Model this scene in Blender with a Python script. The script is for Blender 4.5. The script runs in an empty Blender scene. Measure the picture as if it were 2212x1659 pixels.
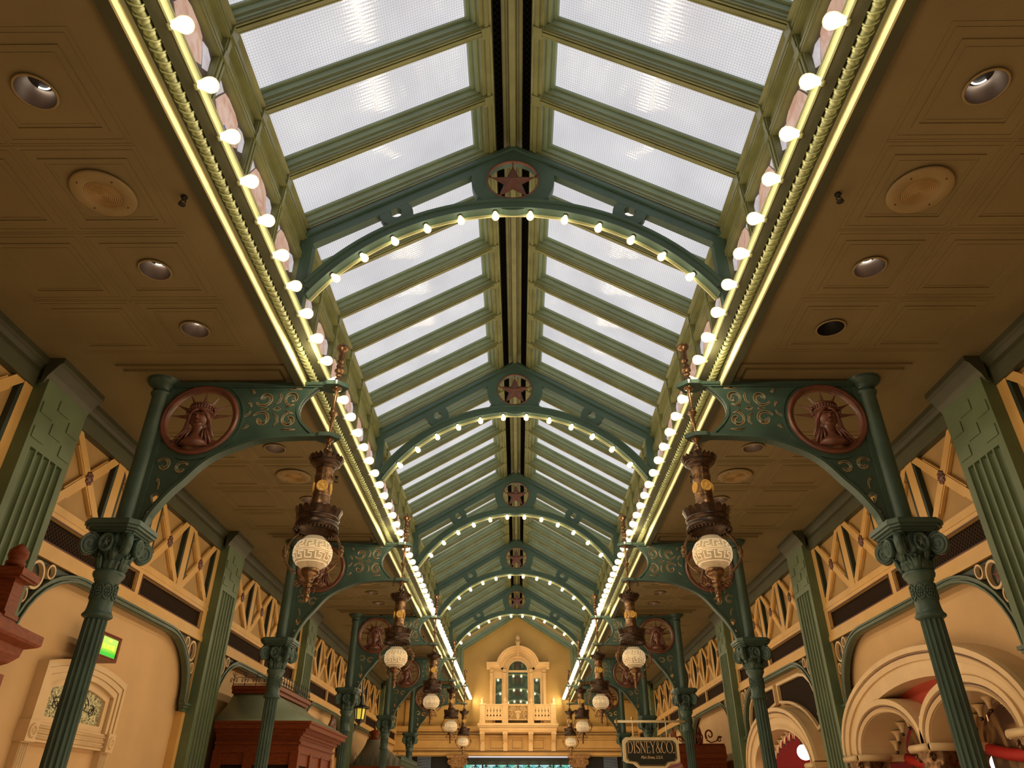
import bpy, math, random
from mathutils import Vector, Matrix
from mathutils.geometry import tessellate_polygon
random.seed(7)
S = bpy.context.scene
COL = S.collection
PI = math.pi
sin, cos = math.sin, math.cos

# ------------------------------------------------------------------ layout (metres)
Y0, BAY = 5.57, 4.5            # nearest truss / column line, bay length
YEND = 27.3                    # face of the end wall
YS = -2.2                      # where the modelled hall starts behind the camera
ZC = 5.0                       # aisle ceiling
XW = 4.12                      # aisle wall face
XCOL, XLAN = 3.17, 1.59
ORD = ['nearest', 'second', 'third', 'fourth', 'farthest']

# ------------------------------------------------------------------ materials
def new_mat(name):
    m = bpy.data.materials.new(name); m.use_nodes = True
    nt = m.node_tree
    return m, nt, nt.nodes['Principled BSDF']

def N(nt, t, **kw):
    n = nt.nodes.new(t)
    for k, v in kw.items(): setattr(n, k, v)
    return n

def paint(name, c, rough=.45, var=.12, scale=6, metal=0, bump=.0, bscale=60, spec=.5, dark=None):
    m, nt, b = new_mat(name)
    tc = N(nt, 'ShaderNodeTexCoord')
    no = N(nt, 'ShaderNodeTexNoise'); no.inputs['Scale'].default_value = scale; no.inputs['Detail'].default_value = 5
    nt.links.new(tc.outputs['Object'], no.inputs['Vector'])
    r = N(nt, 'ShaderNodeValToRGB')
    d = dark or tuple(x*(1-var*1.6) for x in c)
    r.color_ramp.elements[0].position = .3; r.color_ramp.elements[0].color = (*d, 1)
    r.color_ramp.elements[1].position = .7; r.color_ramp.elements[1].color = (*[min(1, x*(1+var)) for x in c], 1)
    nt.links.new(no.outputs['Fac'], r.inputs['Fac']); nt.links.new(r.outputs['Color'], b.inputs['Base Color'])
    b.inputs['Roughness'].default_value = rough; b.inputs['Metallic'].default_value = metal
    b.inputs['Specular IOR Level'].default_value = spec
    if bump:
        n2 = N(nt, 'ShaderNodeTexNoise'); n2.inputs['Scale'].default_value = bscale; n2.inputs['Detail'].default_value = 3
        nt.links.new(tc.outputs['Object'], n2.inputs['Vector'])
        bp = N(nt, 'ShaderNodeBump'); bp.inputs['Strength'].default_value = bump; bp.inputs['Distance'].default_value = .01
        nt.links.new(n2.outputs['Fac'], bp.inputs['Height']); nt.links.new(bp.outputs['Normal'], b.inputs['Normal'])
    return m

def emis(name, c, s):
    m, nt, b = new_mat(name)
    b.inputs['Base Color'].default_value = (*c, 1)
    b.inputs['Emission Color'].default_value = (*c, 1); b.inputs['Emission Strength'].default_value = s
    return m

M = {}
M['iron'] = paint('dark green cast iron', (.040, .073, .057), .38, .15, 5, spec=.4)
M['truss'] = paint('blue green truss paint', (.075, .135, .105), .45, .1, 3)
M['sage'] = paint('sage green rafter paint', (.235, .30, .18), .45, .1, 3)
M['olive'] = paint('olive yellow moulding paint', (.225, .235, .10), .4, .14, 4)
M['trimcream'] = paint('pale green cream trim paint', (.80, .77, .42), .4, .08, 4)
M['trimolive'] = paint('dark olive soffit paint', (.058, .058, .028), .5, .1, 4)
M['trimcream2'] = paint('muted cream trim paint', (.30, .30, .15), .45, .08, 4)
M['pil'] = paint('moss green pilaster paint', (.10, .135, .065), .5, .12, 3)
M['ceil'] = paint('dull cream ceiling paint', (.195, .145, .062), .6, .08, 2, bump=.15, bscale=90)
M['wall'] = paint('ochre plaster', (.60, .37, .17), .7, .06, 1.5, bump=.1, bscale=120)
M['endwall'] = paint('mustard plaster', (.62, .38, .11), .7, .05, 1.5)
M['fret'] = paint('ochre painted joinery', (.62, .36, .115), .45, .06, 4)
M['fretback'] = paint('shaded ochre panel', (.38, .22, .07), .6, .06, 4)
M['cream'] = paint('cream painted joinery', (.66, .45, .235), .4, .05, 4)
M['line'] = paint('dark red brown line', (.09, .022, .012), .5, .1, 6)
M['green2'] = paint('green moulding paint', (.06, .085, .05), .35, .1, 5)
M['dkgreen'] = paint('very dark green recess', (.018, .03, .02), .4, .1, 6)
M['star'] = paint('rust brown star', (.19, .075, .05), .45, .15, 10)
M['relief'] = paint('dark red brown relief', (.13, .045, .028), .4, .2, 14)
M['brass'] = paint('antique copper brass', (.22, .125, .065), .32, .3, 20, metal=.85)
M['brassdk'] = paint('dark bronze', (.072, .043, .028), .35, .3, 25, metal=.7)
M['goldglass'] = emis('amber glass', (.60, .33, .06), .12)
M['gold'] = paint('gilding', (.62, .40, .14), .3, .2, 10, metal=.6)
M['carved'] = paint('brown gold carving', (.34, .17, .055), .45, .35, 14)
M['gcream'] = paint('warm cream balcony paint', (.78, .50, .22), .4, .05, 4)
M['scroll'] = paint('worn gold scroll paint', (.34, .23, .11), .5, .15, 12)
M['letter'] = paint('pale gold lettering', (.80, .56, .32), .35, .15, 10)
M['wood'] = None
M['steel'] = paint('brushed reflector', (.40, .33, .29), .42, .1, 3, metal=.95)
M['black'] = paint('black metal', (.012, .01, .01), .5, .1, 5)
M['red'] = paint('red plaster', (.42, .045, .02), .6, .1, 2)
M['reddeep'] = paint('deep red plaster', (.38, .012, .008), .6, .1, 2)
M['copperroof'] = paint('verdigris metal roof', (.34, .40, .28), .3, .12, 2)
M['greyroof'] = paint('weathered grey roof', (.20, .17, .12), .5, .12, 3)
M['white'] = paint('cream sign paint', (.72, .58, .34), .35, .04, 6)
M['signface'] = paint('near black sign face', (.014, .016, .010), .4, .1, 8)
M['blue'] = paint('slate blue shutter', (.10, .14, .22), .6, .1, 4)
M['speaker'] = paint('cream speaker plate', (.27, .19, .085), .5, .05, 5)

def wood(name='varnished mahogany', c=(.19, .042, .011), d=(.125, .024, .0065)):
    m, nt, b = new_mat(name)
    tc = N(nt, 'ShaderNodeTexCoord'); mp = N(nt, 'ShaderNodeMapping'); mp.inputs['Scale'].default_value = (6, 6, 30)
    no = N(nt, 'ShaderNodeTexNoise'); no.inputs['Scale'].default_value = 3; no.inputs['Detail'].default_value = 8
    r = N(nt, 'ShaderNodeValToRGB'); r.color_ramp.elements[0].color = (*d, 1); r.color_ramp.elements[1].color = (*c, 1)
    r.color_ramp.elements[0].position = .35; r.color_ramp.elements[1].position = .62
    nt.links.new(tc.outputs['Object'], mp.inputs['Vector']); nt.links.new(mp.outputs['Vector'], no.inputs['Vector'])
    nt.links.new(no.outputs['Fac'], r.inputs['Fac']); nt.links.new(r.outputs['Color'], b.inputs['Base Color'])
    b.inputs['Roughness'].default_value = .42; b.inputs['Specular IOR Level'].default_value = .18
    return m
M['wood'] = wood()

def bulbmat():
    m, nt, b = new_mat('glowing clear bulb')
    lw = N(nt, 'ShaderNodeLayerWeight'); lw.inputs['Blend'].default_value = .35
    r = N(nt, 'ShaderNodeValToRGB')
    r.color_ramp.elements[0].position = .12; r.color_ramp.elements[0].color = (1, .90, .62, 1)
    r.color_ramp.elements[1].position = .60; r.color_ramp.elements[1].color = (.16, .120, .045, 1)
    nt.links.new(lw.outputs['Facing'], r.inputs['Fac'])
    nt.links.new(r.outputs['Color'], b.inputs['Emission Color'])
    b.inputs['Base Color'].default_value = (.8, .7, .4, 1)
    b.inputs['Emission Strength'].default_value = BULB
    b.inputs['Roughness'].default_value = .1
    return m
BULB = 5.5
M['bulb'] = bulbmat()

def skyglass():
    """backlit wired glass: fine black wire grid, faint streaks, glossy coat"""
    m, nt, b = new_mat('backlit wired glass')
    L = nt.links.new
    tc = N(nt, 'ShaderNodeTexCoord'); sep = N(nt, 'ShaderNodeSeparateXYZ'); L(tc.outputs['UV'], sep.inputs[0])
    def line(o, pitch, w):
        a = N(nt, 'ShaderNodeMath', operation='DIVIDE'); L(o, a.inputs[0]); a.inputs[1].default_value = pitch
        f = N(nt, 'ShaderNodeMath', operation='FRACT'); L(a.outputs[0], f.inputs[0])
        g = N(nt, 'ShaderNodeMath', operation='LESS_THAN'); L(f.outputs[0], g.inputs[0]); g.inputs[1].default_value = w
        return g.outputs[0]
    mx = N(nt, 'ShaderNodeMath', operation='MAXIMUM')
    L(line(sep.outputs['X'], .0245, .13), mx.inputs[0]); L(line(sep.outputs['Y'], .0245, .13), mx.inputs[1])
    no = N(nt, 'ShaderNodeTexNoise'); no.inputs['Scale'].default_value = 1.6; no.inputs['Detail'].default_value = 3
    L(tc.outputs['Object'], no.inputs['Vector'])
    r = N(nt, 'ShaderNodeValToRGB')
    r.color_ramp.elements[0].position = .3; r.color_ramp.elements[0].color = (.53, .53, .575, 1)
    r.color_ramp.elements[1].position = .72; r.color_ramp.elements[1].color = (.68, .68, .71, 1)
    L(no.outputs['Fac'], r.inputs['Fac'])
    mix = N(nt, 'ShaderNodeMix', data_type='RGBA'); L(mx.outputs[0], mix.inputs['Factor'])
    L(r.outputs['Color'], mix.inputs['A']); mix.inputs['B'].default_value = (.36, .35, .35, 1)
    L(mix.outputs['Result'], b.inputs['Emission Color']); b.inputs['Emission Strength'].default_value = 1.13
    b.inputs['Base Color'].default_value = (.10, .10, .10, 1); b.inputs['Roughness'].default_value = .1; b.inputs['Specular IOR Level'].default_value = .9
    w = N(nt, 'ShaderNodeTexWave'); w.inputs['Scale'].default_value = 9; w.inputs['Distortion'].default_value = .6
    L(tc.outputs['UV'], w.inputs['Vector'])
    w.bands_direction = 'X'
    bp = N(nt, 'ShaderNodeBump'); bp.inputs['Strength'].default_value = .25; bp.inputs['Distance'].default_value = .004
    L(w.outputs['Fac'], bp.inputs['Height']); L(bp.outputs['Normal'], b.inputs['Normal'])
    return m
M['sky'] = skyglass()

def stained():
    """leaded glass: elongated pink, white and brown quarries with black cames"""
    m, nt, b = new_mat('leaded coloured glass')
    L = nt.links.new
    tc = N(nt, 'ShaderNodeTexCoord'); mp = N(nt, 'ShaderNodeMapping'); mp.inputs['Scale'].default_value = (4.2, 2.0, 1)
    L(tc.outputs['UV'], mp.inputs['Vector'])
    v = N(nt, 'ShaderNodeTexVoronoi'); v.inputs['Scale'].default_value = 1; v.inputs['Randomness'].default_value = .45
    v.voronoi_dimensions = '2D'
    L(mp.outputs['Vector'], v.inputs['Vector'])
    v2 = N(nt, 'ShaderNodeTexVoronoi'); v2.feature = 'DISTANCE_TO_EDGE'; v2.inputs['Scale'].default_value = 1; v2.inputs['Randomness'].default_value = .45
    v2.voronoi_dimensions = '2D'
    L(mp.outputs['Vector'], v2.inputs['Vector'])
    sp = N(nt, 'ShaderNodeSeparateColor'); L(v.outputs['Color'], sp.inputs[0])
    r = N(nt, 'ShaderNodeValToRGB'); r.color_ramp.interpolation = 'CONSTANT'
    e = r.color_ramp.elements
    e[0].position = 0; e[0].color = (.60, .33, .23, 1)
    e[1].position = .38; e[1].color = (.56, .50, .50, 1)
    for p, c in ((.62, (.60, .36, .26)), (.78, (.13, .075, .055)), (.9, (.22, .065, .04))):
        n = e.new(p); n.color = (*c, 1)
    L(sp.outputs[0], r.inputs['Fac'])
    lt = N(nt, 'ShaderNodeMath', operation='LESS_THAN'); L(v2.outputs['Distance'], lt.inputs[0]); lt.inputs[1].default_value = .035
    mix = N(nt, 'ShaderNodeMix', data_type='RGBA'); L(lt.outputs[0], mix.inputs['Factor'])
    L(r.outputs['Color'], mix.inputs['A']); mix.inputs['B'].default_value = (.01, .01, .01, 1)
    L(mix.outputs['Result'], b.inputs['Emission Color']); b.inputs['Emission Strength'].default_value = .95
    b.inputs['Base Color'].default_value = (.05, .04, .04, 1); b.inputs['Roughness'].default_value = .2
    return m
M['stained'] = stained()


def opal(name, c, d, s=.9):
    m, nt, b = new_mat(name); L = nt.links.new
    tc = N(nt, 'ShaderNodeTexCoord'); no = N(nt, 'ShaderNodeTexNoise'); no.inputs['Scale'].default_value = 7; no.inputs['Distortion'].default_value = 1.5
    L(tc.outputs['Object'], no.inputs['Vector'])
    r = N(nt, 'ShaderNodeValToRGB'); r.color_ramp.elements[0].color = (*d, 1); r.color_ramp.elements[1].color = (*c, 1)
    r.color_ramp.elements[0].position = .35; r.color_ramp.elements[1].position = .6
    L(no.outputs['Fac'], r.inputs['Fac']); L(r.outputs['Color'], b.inputs['Emission Color']); b.inputs['Emission Strength'].default_value = s
    b.inputs['Base Color'].default_value = (.06, .05, .05, 1); b.inputs['Roughness'].default_value = .2
    return m
M['g_pink'] = opal('pink opal glass', (.62, .40, .30), (.52, .28, .19))
M['g_white'] = opal('white opal glass', (.62, .57, .60), (.52, .46, .46))
M['g_red'] = opal('russet glass', (.26, .09, .06), (.20, .07, .045))
M['g_blue'] = opal('blue glass', (.04, .07, .25), (.03, .05, .16))
M['g_dark'] = opal('dark umber glass', (.045, .03, .022), (.03, .02, .015))
def mesh_mat(name, pitch, bg, fg, w=.16, rot=PI/4, emit=0):
    m, nt, b = new_mat(name); L = nt.links.new
    tc = N(nt, 'ShaderNodeTexCoord'); mp = N(nt, 'ShaderNodeMapping'); mp.inputs['Rotation'].default_value = (0, 0, rot)
    L(tc.outputs['UV'], mp.inputs['Vector'])
    sep = N(nt, 'ShaderNodeSeparateXYZ'); L(mp.outputs['Vector'], sep.inputs[0])
    outs = []
    for o in ('X', 'Y'):
        a = N(nt, 'ShaderNodeMath', operation='DIVIDE'); L(sep.outputs[o], a.inputs[0]); a.inputs[1].default_value = pitch
        f = N(nt, 'ShaderNodeMath', operation='FRACT'); L(a.outputs[0], f.inputs[0])
        g = N(nt, 'ShaderNodeMath', operation='LESS_THAN'); L(f.outputs[0], g.inputs[0]); g.inputs[1].default_value = w
        outs.append(g.outputs[0])
    mx = N(nt, 'ShaderNodeMath', operation='MAXIMUM'); L(outs[0], mx.inputs[0]); L(outs[1], mx.inputs[1])
    mix = N(nt, 'ShaderNodeMix', data_type='RGBA'); L(mx.outputs[0], mix.inputs['Factor'])
    mix.inputs['A'].default_value = (*bg, 1); mix.inputs['B'].default_value = (*fg, 1)
    L(mix.outputs['Result'], b.inputs['Base Color']); b.inputs['Roughness'].default_value = .8; b.inputs['Specular IOR Level'].default_value = .08
    return m
M['grille'] = mesh_mat('brown wire grille', .035, (.008, .005, .004), (.06, .030, .014), .16)
M['slot'] = mesh_mat('black wire mesh', .05, (.004, .004, .003), (.03, .03, .022), .14)
M['darkglass'] = mesh_mat('dark screened glass', .02, (.014, .008, .005), (.03, .018, .010), .25, 0)

def frosted():
    """etched globe glass with a key pattern"""
    m, nt, b = new_mat('etched globe glass'); L = nt.links.new
    tc = N(nt, 'ShaderNodeTexCoord')
    sz = N(nt, 'ShaderNodeSeparateXYZ'); L(tc.outputs['Object'], sz.inputs[0])
    mr = N(nt, 'ShaderNodeMapRange'); mr.inputs['From Min'].default_value = 3.22; mr.inputs['From Max'].default_value = 3.52; L(sz.outputs['Z'], mr.inputs['Value'])
    br = N(nt, 'ShaderNodeValToRGB'); e = br.color_ramp.elements
    e[0].position = 0; e[0].color = (.40, .27, .13, 1); e[1].position = 1; e[1].color = (.42, .33, .20, 1)
    q = e.new(.30); q.color = (.46, .33, .17, 1); q = e.new(.55); q.color = (.60, .43, .22, 1); q = e.new(.80); q.color = (.56, .43, .25, 1)
    L(mr.outputs['Result'], br.inputs['Fac'])
    L(br.outputs['Color'], b.inputs['Base Color']); L(br.outputs['Color'], b.inputs['Emission Color'])
    b.inputs['Emission Strength'].default_value = .30
    b.inputs['Roughness'].default_value = .15
    b.inputs['Transmission Weight'].default_value = .25
    return m
M['globe'] = frosted()
M['key'] = emis('etched key line', (.85, .66, .40), .55)

def clearish():
    m, nt, b = new_mat('dark reflecting glass')
    b.inputs['Base Color'].default_value = (.62, .72, .62, 1); b.inputs['Metallic'].default_value = .95
    b.inputs['Roughness'].default_value = .03
    return m
M['mirror'] = clearish()

def embossed():
    m, nt, b = new_mat('embossed transom glass'); L = nt.links.new
    tc = N(nt, 'ShaderNodeTexCoord')
    no = N(nt, 'ShaderNodeTexNoise'); no.inputs['Scale'].default_value = 26; no.inputs['Detail'].default_value = 2; no.inputs['Distortion'].default_value = 2.2
    L(tc.outputs['Object'], no.inputs['Vector'])
    r = N(nt, 'ShaderNodeValToRGB')
    r.color_ramp.elements[0].position = .38; r.color_ramp.elements[0].color = (.06, .05, .025, 1)
    r.color_ramp.elements[1].position = .62; r.color_ramp.elements[1].color = (.50, .41, .19, 1)
    L(no.outputs['Fac'], r.inputs['Fac']); L(r.outputs['Color'], b.inputs['Base Color'])
    L(r.outputs['Color'], b.inputs['Emission Color']); b.inputs['Emission Strength'].default_value = .35
    b.inputs['Roughness'].default_value = .15
    return m
M['emboss'] = embossed()

def swirl():
    m, nt, b = new_mat('brown marbled interior'); L = nt.links.new
    tc = N(nt, 'ShaderNodeTexCoord')
    no = N(nt, 'ShaderNodeTexNoise'); no.inputs['Scale'].default_value = 2.6; no.inputs['Detail'].default_value = 4; no.inputs['Distortion'].default_value = 2
    L(tc.outputs['Object'], no.inputs['Vector'])
    r = N(nt, 'ShaderNodeValToRGB')
    r.color_ramp.elements[0].position = .42; r.color_ramp.elements[0].color = (.075, .03, .012, 1)
    r.color_ramp.elements[1].position = .72; r.color_ramp.elements[1].color = (.42, .24, .09, 1)
    L(no.outputs['Fac'], r.inputs['Fac']); L(r.outputs['Color'], b.inputs['Base Color'])
    b.inputs['Roughness'].default_value = .7
    return m
M['swirl'] = swirl()
M['sconce'] = emis('white glowing globe', (1, .93, .78), 3.2)
M['exitgreen'] = None

def exitface():
    m, nt, b = new_mat('lit green sign face'); L = nt.links.new
    tc = N(nt, 'ShaderNodeTexCoord'); sep = N(nt, 'ShaderNodeSeparateXYZ'); L(tc.outputs['UV'], sep.inputs[0])
    r = N(nt, 'ShaderNodeValToRGB'); e = r.color_ramp.elements
    e[0].position = .18; e[0].color = (.03, .60, .03, 1); e[1].position = .42; e[1].color = (.52, .80, .04, 1)
    n = e.new(.95); n.color = (.60, .85, .15, 1)
    mul = N(nt, 'ShaderNodeMath', operation='DIVIDE'); L(sep.outputs['Y'], mul.inputs[0]); mul.inputs[1].default_value = .17
    L(mul.outputs[0], r.inputs['Fac']); L(r.outputs['Color'], b.inputs['Emission Color']); b.inputs['Emission Strength'].default_value = 1.0
    b.inputs['Base Color'].default_value = (.02, .1, .02, 1)
    return m
M['exitgreen'] = exitface()
M['exittext'] = emis('pale yellow sign letters', (.85, .85, .10), 1.0)
M['tiffany'] = None

def tiffany():
    m, nt, b = new_mat('turquoise leaded glass'); L = nt.links.new
    tc = N(nt, 'ShaderNodeTexCoord')
    v = N(nt, 'ShaderNodeTexVoronoi'); v.inputs['Scale'].default_value = 9
    L(tc.outputs['UV'], v.inputs['Vector'])
    sp = N(nt, 'ShaderNodeSeparateColor'); L(v.outputs['Color'], sp.inputs[0])
    r = N(nt, 'ShaderNodeValToRGB'); e = r.color_ramp.elements
    e[0].position = 0; e[0].color = (.05, .42, .45, 1); e[1].position = 1; e[1].color = (.15, .62, .75, 1)
    n = e.new(.4); n.color = (.10, .50, .30, 1); n = e.new(.7); n.color = (.55, .72, .80, 1)
    L(sp.outputs[0], r.inputs['Fac']); L(r.outputs['Color'], b.inputs['Emission Color']); b.inputs['Emission Strength'].default_value = .9
    b.inputs['Base Color'].default_value = (.02, .1, .1, 1)
    return m
M['tiffany'] = tiffany()
M['lampyellow'] = emis('yellow lantern glass', (.75, .60, .08), .6)

# ------------------------------------------------------------------ mesh builder
def ax(plane):
    return {'xz': lambda u, v, w: (u, w, v), 'yz': lambda u, v, w: (w, u, v), 'xy': lambda u, v, w: (u, v, w)}[plane]

class MB:
    def __init__(s):
        s.v = []; s.f = []; s.smooth = []; s.mi = []; s.mats = []; s.cur = 0; s.uv = None
    def mat(s, m):
        if m not in s.mats: s.mats.append(m)
        s.cur = s.mats.index(m); return s
    def add(s, vs, fs, sm=False):
        n = len(s.v); s.v += [tuple(p) for p in vs]
        for f in fs:
            s.f.append([n+i for i in f]); s.smooth.append(sm); s.mi.append(s.cur)
        return s
    def box(s, x0, x1, y0, y1, z0, z1):
        if x0 > x1: x0, x1 = x1, x0
        if y0 > y1: y0, y1 = y1, y0
        if z0 > z1: z0, z1 = z1, z0
        v = [(x, y, z) for z in (z0, z1) for y in (y0, y1) for x in (x0, x1)]
        return s.add(v, [(0, 2, 3, 1), (4, 5, 7, 6), (0, 1, 5, 4), (2, 6, 7, 3), (0, 4, 6, 2), (1, 3, 7, 5)])
    def prism(s, polys, plane, w0, w1):
        """polys: [outer, hole, hole...] of 2D points, extruded between w0 and w1"""
        A = ax(plane)
        if not isinstance(polys[0][0], (tuple, list)): polys = [polys]
        tr = tessellate_polygon([[Vector((p[0], p[1], 0)) for p in q] for q in polys])
        flat = [p for q in polys for p in q]; n = len(flat)
        vs = [A(p[0], p[1], w0) for p in flat] + [A(p[0], p[1], w1) for p in flat]
        fs = [tuple(t) for t in tr] + [tuple(n+i for i in reversed(t)) for t in tr]
        s.add(vs, fs)
        k = 0; fs = []
        for q in polys:
            m = len(q)
            for i in range(m):
                j = (i+1) % m
                fs.append((k+i, k+j, n+k+j, n+k+i))
            k += m
        base = len(s.v)-len(vs)
        for f in fs:
            s.f.append([base+i for i in f]); s.smooth.append(False); s.mi.append(s.cur)
        return s
    def bar2(s, p, q, wid, plane, w0, w1):
        d = Vector((q[0]-p[0], q[1]-p[1])); L = d.length
        if L < 1e-6: return s
        n = Vector((-d.y, d.x))/L*wid/2
        return s.prism([[(p[0]+n.x, p[1]+n.y), (q[0]+n.x, q[1]+n.y), (q[0]-n.x, q[1]-n.y), (p[0]-n.x, p[1]-n.y)]], plane, w0, w1)
    def arcband(s, c, r0, r1, a0, a1, plane, w0, w1, n=32, ey=1.0):
        A = ax(plane)
        full = abs(abs(a1-a0)-2*PI) < 1e-4
        vs = []
        for i in range(n+1):
            a = a0+(a1-a0)*i/n
            for r in (r0, r1):
                for w in (w0, w1):
                    vs.append(A(c[0]+r*cos(a), c[1]+r*sin(a)*ey, w))
        fs = []
        for i in range(n):
            b, d = 4*i, 4*i+4
            fs += [(b, b+1, d+1, d), (b+2, d+2, d+3, b+3), (b, d, d+2, b+2), (b+1, b+3, d+3, d+1)]
        if not full: fs += [(0, 2, 3, 1), (4*n, 4*n+1, 4*n+3, 4*n+2)]
        return s.add(vs, fs)
    def ring(s, c, r0, r1, plane, w0, w1, n=32):
        return s.arcband(c, r0, r1, 0, 2*PI, plane, w0, w1, n)
    def disk(s, c, r, plane, w0, w1, n=24):
        return s.prism([[(c[0]+r*cos(2*PI*i/n), c[1]+r*sin(2*PI*i/n)) for i in range(n)]], plane, w0, w1)
    def lathe(s, prof, c=(0, 0, 0), n=20, axis='z', flute=None, sm=True, a0=0, a1=2*PI):
        vs = []; m = len(prof)
        full = abs(a1-a0-2*PI) < 1e-4
        cnt = n if full else n+1
        for i in range(cnt):
            a = a0+(a1-a0)*i/n
            for (r, z) in prof:
                if flute: r = flute(r, z, a)
                p = (r*cos(a), r*sin(a), z)
                if axis == 'x': p = (z, r*cos(a), r*sin(a))
                if axis == 'y': p = (r*sin(a), z, r*cos(a))
                vs.append((c[0]+p[0], c[1]+p[1], c[2]+p[2]))
        fs = []
        for i in range(n if full else n):
            j = (i+1) % cnt
            if not full and i+1 > n: break
            for k in range(m-1):
                fs.append((i*m+k, j*m+k, j*m+k+1, i*m+k+1))
        return s.add(vs, fs, sm)
    def tube(s, pts, r, n=8, closed=False):
        P = [Vector(p) for p in pts]; m = len(P); vs = []
        R = r if isinstance(r, (list, tuple)) else [r]*m
        up = None
        for i, p in enumerate(P):
            if closed: t = P[(i+1) % m]-P[i-1]
            else: t = P[min(i+1, m-1)]-P[max(i-1, 0)]
            t.normalize()
            if up is None:
                up = Vector((0, 0, 1)) if abs(t.z) < .9 else Vector((0, 1, 0))
            a = (up-t*up.dot(t)).normalized(); b = t.cross(a); up = a
            for k in range(n):
                th = 2*PI*k/n
                vs.append(p+(a*cos(th)+b*sin(th))*R[i])
        fs = []
        for i in range(m if closed else m-1):
            j = (i+1) % m
            for k in range(n):
                l = (k+1) % n
                fs.append((i*n+k, i*n+l, j*n+l, j*n+k))
        if not closed: fs += [tuple(reversed(range(n))), tuple((m-1)*n+k for k in range(n))]
        return s.add(vs, fs, True)
    def sphere(s, c, r, n=14, m=9, sc=(1, 1, 1)):
        vs = []
        for j in range(m+1):
            ph = PI*j/m
            for i in range(n):
                th = 2*PI*i/n
                vs.append((c[0]+r*sc[0]*sin(ph)*cos(th), c[1]+r*sc[1]*sin(ph)*sin(th), c[2]+r*sc[2]*cos(ph)))
        fs = [(j*n+i, (j+1)*n+i, (j+1)*n+(i+1) % n, j*n+(i+1) % n) for j in range(m) for i in range(n)]
        return s.add(vs, fs, True)
    def sweep(s, prof, path, plane='yz', closed=False, sm=False):
        """prof: (offset along the outward normal, w) points; path: 2D points in plane"""
        A = ax(plane); m = len(prof); n = len(path); vs = []
        for i, p in enumerate(path):
            q0 = path[i-1] if (i > 0 or closed) else None
            q1 = path[(i+1) % n] if (i < n-1 or closed) else None
            def nrm(a, b):
                d = Vector((b[0]-a[0], b[1]-a[1])); d.normalize(); return Vector((-d.y, d.x))
            if q0 is None: nn = nrm(p, q1); k = 1
            elif q1 is None: nn = nrm(q0, p); k = 1
            else:
                a = nrm(q0, p); b = nrm(p, q1); nn = a+b
                if nn.length < 1e-6: nn = a
                nn.normalize(); k = 1/max(.35, nn.dot(a))
            for (o, w) in prof:
                vs.append(A(p[0]+nn.x*o*k, p[1]+nn.y*o*k, w))
        fs = []
        for i in range(n if closed else n-1):
            j = (i+1) % n
            for k in range(m):
                l = (k+1) % m
                fs.append((i*m+k, i*m+l, j*m+l, j*m+k))
        if not closed: fs += [tuple(range(m)), tuple((n-1)*m+k for k in reversed(range(m)))]
        return s.add(vs, fs, sm)
    def build(s, name, mat=None, parent=None, loc=None, uvplane=None):
        me = bpy.data.meshes.new(name)
        me.from_pydata(s.v, [], s.f); 
        mats = s.mats if s.mats else [mat]
        for m in mats: me.materials.append(m)
        if s.mats:
            me.polygons.foreach_set('material_index', s.mi)
        me.polygons.foreach_set('use_smooth', s.smooth)
        if uvplane:
            uv = me.uv_layers.new(name='UVMap')
            vs = me.vertices
            for lp in me.loops:
                p = vs[lp.vertex_index].co
                uv.data[lp.index].uv = uvplane(p)
        me.update()
        o = bpy.data.objects.new(name, me); COL.objects.link(o)
        if parent: o.parent = parent
        if loc: o.location = loc
        return o
    def recalc(s): return s

def mat_of(o): return o

def empty(name, loc=(0, 0, 0), rz=0):
    o = bpy.data.objects.new(name, None); COL.objects.link(o); o.location = loc; o.rotation_euler = (0, 0, rz)
    o.empty_display_size = .1
    return o
def tag(o, label, cat, group=None, kind=None):
    o['label'] = label; o['category'] = cat
    if group: o['group'] = group
    if kind: o['kind'] = kind
    return o
def struct(o):
    o['kind'] = 'structure'; return o
def kids(o): return [c for c in bpy.data.objects if c.parent == o]
TREE = {}
def copy_tree(o, parent=None, mirror=False):
    c = o.copy(); COL.objects.link(c)
    if parent: c.parent = parent
    if o.name not in TREE: TREE[o.name] = kids(o)
    for ch in TREE[o.name]: copy_tree(ch, c)
    return c

def fixnormals():
    import bmesh
    seen = set()
    for o in COL.objects:
        if o.type == 'MESH' and o.data.name not in seen:
            seen.add(o.data.name)
            bm = bmesh.new(); bm.from_mesh(o.data)
            bmesh.ops.remove_doubles(bm, verts=bm.verts, dist=1e-6)
            bmesh.ops.recalc_face_normals(bm, faces=bm.faces)
            bm.to_mesh(o.data); bm.free()

def starpoly(c, R, r=None, n=5, rot=PI/2):
    r = r or R*.40
    return [(c[0]+(R if i % 2 == 0 else r)*cos(rot+PI*i/n), c[1]+(R if i % 2 == 0 else r)*sin(rot+PI*i/n)) for i in range(2*n)]
def star3d(b, c, R, plane, w0, w1, rot=PI/2):
    A = ax(plane); P = starpoly(c, R, rot=rot)
    vs = [A(p[0], p[1], w0) for p in P]+[A(c[0], c[1], w1)]+[A(c[0], c[1], w0+(w0-w1)*.3)]
    b.add(vs, [(i, (i+1) % 10, 10) for i in range(10)]+[(i, (i+1) % 10, 11) for i in range(10)])

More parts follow.
